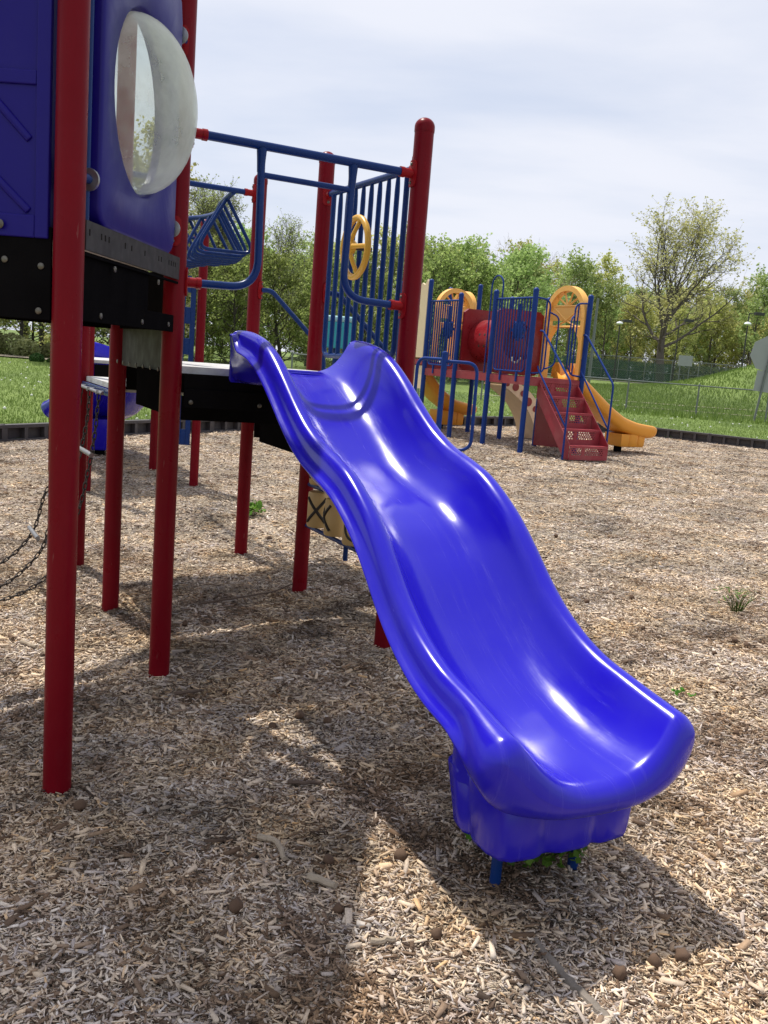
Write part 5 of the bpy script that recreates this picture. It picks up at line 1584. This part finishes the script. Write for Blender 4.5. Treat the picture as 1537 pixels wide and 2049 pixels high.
tx, ty, tz = -0.515, 8.0, g(-0.515, 8.0)
root = empty('activity_box', (tx, ty, tz), 'teal plastic box with pale rounded lid seen through the bars of the near barrier', 'activity box')
def rbox(mb, cx, cy, z0, z1, hx, hy, r_, n=5):
    rg = []
    for z in (z0, z1):
        pts = []
        for qx, qy, a0 in ((1, 1, 0), (-1, 1, 90), (-1, -1, 180), (1, -1, 270)):
            for k in range(n + 1):
                a = R(a0 + 90 * k / n); pts.append(Vector((cx + qx * (hx - r_) + r_ * math.cos(a), cy + qy * (hy - r_) + r_ * math.sin(a), z)))
        rg.append(pts)
    mb.loft(rg)
mb = MB(); rbox(mb, tx, ty, 1.515, 1.735, .140, .10, .035); mb.build('body', M['teal'], root, bevel=.012)
mb = MB(); rbox(mb, tx, ty, 1.735, 1.785, .146, .106, .035); mb.build('lid', M['teal_light'], root, bevel=.018)
mb = MB(); mb.tube([(tx, ty, tz - .2), (tx, ty, 1.52)], .03, 12); mb.build('post', M['blue_paint'], root)

# ------------------------------------------------------------------ trees
def make_tree(kind, seed):
    """returns (branch V,F) mesh object data and leaf points"""
    rnd = random.Random(seed)
    mb = MB(); leaves = []
    K = dict(
        maple=dict(H=7.5, tr=.14, clear=.55, n1=19, ang=(22, 78), l1=2.5, n2=8, l2=1.1, n3=5, l3=.55, trop=.35, lp=11, sp=.085),
        wood=dict(H=14, tr=.19, clear=3.8, n1=13, ang=(22, 50), l1=4.2, n2=6, l2=1.9, n3=4, l3=1.0, trop=.45, lp=14, sp=.17),
        woodlow=dict(H=11, tr=.15, clear=.5, n1=19, ang=(28, 65), l1=3.6, n2=6, l2=1.7, n3=4, l3=.9, trop=.3, lp=12, sp=.17),
        wisp=dict(H=9, tr=.13, clear=1.0, n1=24, ang=(10, 36), l1=4.2, n2=9, l2=1.5, n3=6, l3=.7, trop=.8, lp=4, sp=.06),
        bare=dict(H=12, tr=.16, clear=3, n1=14, ang=(22, 50), l1=4.0, n2=7, l2=1.7, n3=5, l3=.8, trop=.5, lp=0, sp=.2),
        oak=dict(H=18.4, tr=.46, clear=5.2, n1=19, ang=(12, 60), l1=8.2, n2=10, l2=3.2, n3=8, l3=1.5, trop=.62, lp=7, sp=.12))[kind]
    def limb(p, d, ln, r0, lvl):
        n = {1: 6, 2: 4, 3: 2}[lvl] if lvl else 9
        pts = [p.copy()]; q = p.copy(); dd = d.copy()
        for i in range(n):
            wob = {0: .05, 1: .16, 2: .22, 3: .25}[lvl]
            dd = (dd + Vector((rnd.gauss(0, wob), rnd.gauss(0, wob), rnd.gauss(0, wob * .6) + K['trop'] * .16 * (1 if lvl else 0)))).normalized()
            q = q + dd * ln / n; pts.append(q.copy())
        rr = [r0 * (1 - .82 * i / n) + .004 for i in range(n + 1)]
        mb.tube(pts, rr, {0: 9, 1: 5, 2: 4, 3: 3}[lvl], cap=False)
        return pts, rr
    def perp(d, ang, az):
        a = d.orthogonal().normalized(); b_ = d.cross(a)
        return (d * math.cos(ang) + (a * math.cos(az) + b_ * math.sin(az)) * math.sin(ang)).normalized()
    H = K['H']
    tp, trr = limb(Vector((0, 0, -.3)), Vector((rnd.gauss(0, .02), rnd.gauss(0, .02), 1)).normalized(), H * (.86 if kind != 'oak' else .62), K['tr'], 0)
    def at_(pts, rr, t):
        x = t * (len(pts) - 1); k = min(int(x), len(pts) - 2); f = x - k
        return pts[k].lerp(pts[k + 1], f), rr[k] * (1 - f) + rr[k + 1] * f, (pts[k + 1] - pts[k]).normalized()
    az = rnd.random() * 6
    t0 = K['clear'] / (H * .86)
    for i in range(K['n1']):
        f = i / (K['n1'] - 1)
        t = t0 + (1 - t0) * f * .97
        p, r_, d = at_(tp, trr, t)
        az += 2.4 + rnd.uniform(-.4, .4)
        ang = R(K['ang'][1] + (K['ang'][0] - K['ang'][1]) * f + rnd.uniform(-8, 8))
        if kind == 'oak': shape = .75 + .45 * math.sin(math.pi * min(1, f * 1.0 + .15)) ; shape = min(shape, 1.15)
        elif kind == 'wisp': shape = .7 + .5 * (1 - f)
        else: shape = .55 + .55 * math.sin(math.pi * (f * .75 + .2))
        ln = K['l1'] * shape * rnd.uniform(.8, 1.15)
        p1, r1, = limb(p, perp(d, ang, az), ln, min(r_ * .55, K['tr'] * .34), 1)
        a2 = rnd.random() * 6
        for j in range(K['n2']):
            fj = (j + 1) / K['n2']
            q, rq, dq = at_(p1, r1, .22 + .76 * fj)
            a2 += 2.4
            p2_, r2_ = limb(q, perp(dq, R(rnd.uniform(25, 55)), a2), K['l2'] * rnd.uniform(.6, 1.2) * (1.15 - .5 * fj), rq * .6, 2)
            a3 = rnd.random() * 6
            for k in range(K['n3']):
                q3, rq3, dq3 = at_(p2_, r2_, .25 + .75 * (k + 1) / K['n3'])
                a3 += 2.4
                p3_, r3_ = limb(q3, perp(dq3, R(rnd.uniform(20, 55)), a3), K['l3'] * rnd.uniform(.6, 1.2), max(.006, rq3 * .6), 3)
                for m_ in range(K['lp']):
                    c = p3_[rnd.randint(1, len(p3_) - 1)]
                    leaves.append((c.x + rnd.gauss(0, K['sp']), c.y + rnd.gauss(0, K['sp']), c.z + rnd.gauss(0, K['sp'])))
    return mb, leaves
TREES = {}
def tree_data(key, kind, seed, size, leafm, barkm, asp=.7):
    mb, lv = make_tree(kind, seed)
    o = mb.build('trunk', barkm, None, sharp=0); tm = o.data; bpy.data.objects.remove(o)
    lm = None
    if lv:
        o = leafcloud('crown', lv, size, leafm, seed, asp=asp); lm = o.data; bpy.data.objects.remove(o)
    TREES[key] = (tm, lm)
for k, sd in (('mapleA', 1), ('mapleB', 2), ('mapleC', 3)): tree_data(k, 'maple', sd, .155, M['leaf_maple'], M['bark_dark'])
for k, sd in (('woodA', 11), ('woodB', 12)): tree_data(k, 'wood', sd, .29, M['leaf_wood'], M['bark'])
for k, sd in (('woodC', 13), ('woodD', 14)): tree_data(k, 'wood', sd, .28, M['leaf_yellow'], M['bark'])
tree_data('lowA', 'woodlow', 15, .27, M['leaf_wood'], M['bark_dark']); tree_data('lowB', 'woodlow', 16, .27, M['leaf_yellow'], M['bark_dark'])
tree_data('brushA', 'woodlow', 17, .2, M['leaf_brush'], M['bark'])
tree_data('wispA', 'wisp', 21, .11, M['leaf_wisp'], M['bark']); tree_data('wispB', 'wisp', 22, .11, M['leaf_wisp'], M['bark'])
tree_data('bareA', 'bare', 31, .2, M['leaf_oak'], M['bark_red'])
tree_data('oakA', 'oak', 47, .21, M['leaf_oak'], M['bark'], asp=.6)
def tree(key, x, y, sc, label, group=None, rot=None, name='tree', cat='tree', zs=1.0):
    z = g(x, y); tm, lm = TREES[key]
    root = empty(name, (x, y, z), label, cat, group)
    root.rotation_euler = (0, 0, rot if rot is not None else random.random() * 6.28); root.scale = (sc, sc, sc * zs)
    o = bpy.data.objects.new('trunk', tm); COL.objects.link(o); o.parent = root
    if lm: o = bpy.data.objects.new('crown', lm); COL.objects.link(o); o.parent = root
    return root
tree('oakA', 26.9, 95, 1.08, 'big spreading tree with bare grey limbs and sparse tan new leaves', name='big_tree', rot=1.0, zs=.90)
# leafy young trees behind the near structure
gl = ('dense bright green young tree behind the near play structure', 'leafy trees behind the near play structure')
for (x, y, sc) in ((-9.6, 46, .92), (-7.6, 44, .80), (-5.6, 46, .86), (-3.6, 45, .84), (-1.6, 47, .92), (-12.0, 47, .95), (-8.6, 52, 1.0), (-4.5, 53, 1.0), (-0.2, 54, 1.05), (-14.5, 50, 1.05), (-17.5, 52, 1.1)):
    tree(random.choice(['mapleA', 'mapleB', 'mapleC']), x, y, sc * .84, *gl)
gc = ('dense green maple-like tree rising behind the tunnel', 'leafy trees behind the tunnel')
for (x, y, sc) in ((1.2, 48, 1.0), (3.0, 50, .98), (4.6, 49, .80), (6.2, 53, .80), (2.0, 57, 1.12)):
    tree(random.choice(['mapleA', 'mapleB', 'mapleC']), x, y, sc * .86, *gc)
gw = ('wispy pale tree with upright twigs above the loop ladder', 'wispy trees behind the loop ladder')
for i, (x, y, sc) in enumerate(((-10.6, 50, .98), (-8.3, 49, .95), (-6.6, 50, .86), (-12.5, 53, 1.05), (-5.4, 56, .80))):
    tree(('wispA', 'wispB')[i % 2], x, y, sc * .88, *gw)
gb_ = ('bare twiggy tree with reddish grey branches behind the second structure', 'bare trees behind the second structure')
for (x, y, sc) in ((9.0, 78, .84), (10.8, 82, .86), (7.6, 84, .84)): tree('bareA', x, y, sc, *gb_)
g1 = ('tall woodland tree with fresh green leaves beyond the court fence', 'green woodland trees beyond the court fence')
g2 = ('tall woodland tree with yellowish spring leaves beyond the court fence', 'yellowish woodland trees beyond the court fence')
rw = random.Random(5)
xs_ = 9.0
for row, (yy, step) in enumerate(((101, 2.9), (110, 3.2), (122, 3.6))):
    x = 13.5 + row * 1.3
    while x < 62 + row * 8:
        sc = rw.uniform(.78, 1.0) * (1.0 if x < 24 else .82) * (1 + .05 * row)
        if 21 < x < 34 and row == 0: sc *= .8
        ky = rw.random()
        key = rw.choice(['woodA', 'woodB']) if ky < .55 else rw.choice(['woodC', 'woodD'])
        tree(key, x, yy + rw.uniform(-2.5, 2.5), sc, *(g1 if ky < .55 else g2))
        x += step * rw.uniform(.9, 1.7)
g3 = ('low bushy tree filling the edge of the woods', 'low bushy trees at the edge of the woods')
x = 8
while x < 56:
    tree(rw.choice(['lowA', 'lowB', 'lowB']), x, 103 + rw.uniform(-2, 3), rw.uniform(.55, .85), *g3); x += rw.uniform(2.2, 3.6)
x = 2
while x < 12:
    tree('lowA', x, 66 + rw.uniform(-2, 3), rw.uniform(.7, .8), 'bushy tree in the gap behind the leafy trees', 'bushy trees in the gap behind the leafy trees'); x += 2.6
x = 14
while x < 74:
    tree(rw.choice(['lowA', 'lowB']), x, 117 + rw.uniform(-2, 3), rw.uniform(.75, .95), 'bushy tree deep inside the distant woods', 'bushy trees deep in the distant woods'); x += rw.uniform(2.6, 3.8)
x = -46
while x < 8:
    tree(rw.choice(['lowA', 'lowA', 'lowB', 'brushA']), x, (60 if x < -14 else 74) + rw.uniform(-2, 3), rw.uniform(.6, .8), 'bushy tree closing the view at the back of the lawn', 'bushy trees closing the view behind the lawn'); x += rw.uniform(2.0, 3.0)
# left woods
g4 = ('grey brown spring thicket tree at the far left of the lawn', 'thicket trees at the far left')
for k in range(12):
    tree(rw.choice(['brushA', 'brushA', 'lowB']), -11.5 - k * 1.5, 40 + rw.uniform(-1, 4), rw.uniform(.55, .75), *g4)
for k in range(9):
    tree(rw.choice(['woodA', 'woodC', 'lowA']), -14 - k * 2.6, 50 + rw.uniform(-2, 5), rw.uniform(.7, .9), 'tall woodland tree behind the far left thicket', 'woodland trees behind the far left thicket')
for k in range(10):
    tree(rw.choice(['lowA', 'lowB']), -19 + k * 3.0, 66 + rw.uniform(-2, 5), rw.uniform(.7, .85), 'bushy tree in the row behind the young trees', 'bushy trees behind the young trees')
tm_ = MB(); tm_.tube([(-12.66, 36.3, g(-12.66, 36.3) - .2), (-12.6, 36.3, 2.5), (-12.5, 36.3, 6)], [.17, .14, .09], 12)
rt = empty('tree', (-12.66, 36.3, g(-12.66, 36.3)), 'smooth grey tree trunk beside the round shrub at the left', 'tree')
tm_.build('trunk', M['bark'], rt, loc=rt['_o'])
o = bpy.data.objects.new('crown', TREES['mapleB'][1]); COL.objects.link(o); o.parent = rt; o.scale = (.9, .9, .9); o.location = (0, 0, 1.5)

def shrub(x, y, rx, rz, label, mt, n, size, seed, name='shrub', group=None):
    r = np.random.default_rng(seed); z = g(x, y)
    root = empty(name, (x, y, z), label, 'shrub', group)
    v = r.normal(0, 1, (n, 3)); v /= np.linalg.norm(v, axis=1)[:, None]; v *= (.75 + .25 * r.random(n))[:, None] ** .5
    v *= (1 + .10 * vnoise(v[:, 0] * 3, v[:, 1] * 3 + v[:, 2] * 2, 1, seed))[:, None]
    pts = np.stack([x + v[:, 0] * rx, y + v[:, 1] * rx, z + rz * .9 + v[:, 2] * rz], -1)
    pts = pts[pts[:, 2] > z]
    leafcloud('leaves', pts, size, mt, seed, root, (x, y, z))
    mb = MB()
    for k in range(5):
        a = k * 1.26; mb.tube([(x, y, z - .05), (x + math.cos(a) * rx * .3, y + math.sin(a) * rx * .3, z + rz), (x + math.cos(a) * rx * .6, y + math.sin(a) * rx * .6, z + rz * 1.5)], [.02, .012, .005], 5)
    mb.build('stem', M['bark_dark'], root); return root
shrub(-13.17, 34.2, .27, .21, 'small round clipped green shrub at the edge of the lawn', M['leaf_box'], 3500, .05, 1)
shrub(-12.72, 34.4, .16, .13, 'tiny dark shrub between the round shrub and the grey trunk', M['leaf_box'], 1200, .05, 2)
for k in range(16):
    x = -10.5 - k * .9; shrub(x, 38.2 + random.uniform(-.6, .9), random.uniform(.5, .9), random.uniform(.35, .7), 'tangled brownish undergrowth bush behind the far left path', M['leaf_brush'], 1400, .13, 50 + k, 'bush', 'undergrowth bushes at the far left')
for k in range(22):
    x = 12 + k * 1.7; shrub(x, 101.5 + random.uniform(-1, 1), random.uniform(1.0, 1.7), random.uniform(.9, 1.6), 'low undergrowth bush at the foot of the distant woods', M['leaf_yellow'] if k % 3 else M['leaf_brush'], 1300, .26, 90 + k, 'bush', 'undergrowth bushes below the distant woods')

# tidy helper keys
for o in bpy.data.objects:
    if '_o' in o: del o['_o']
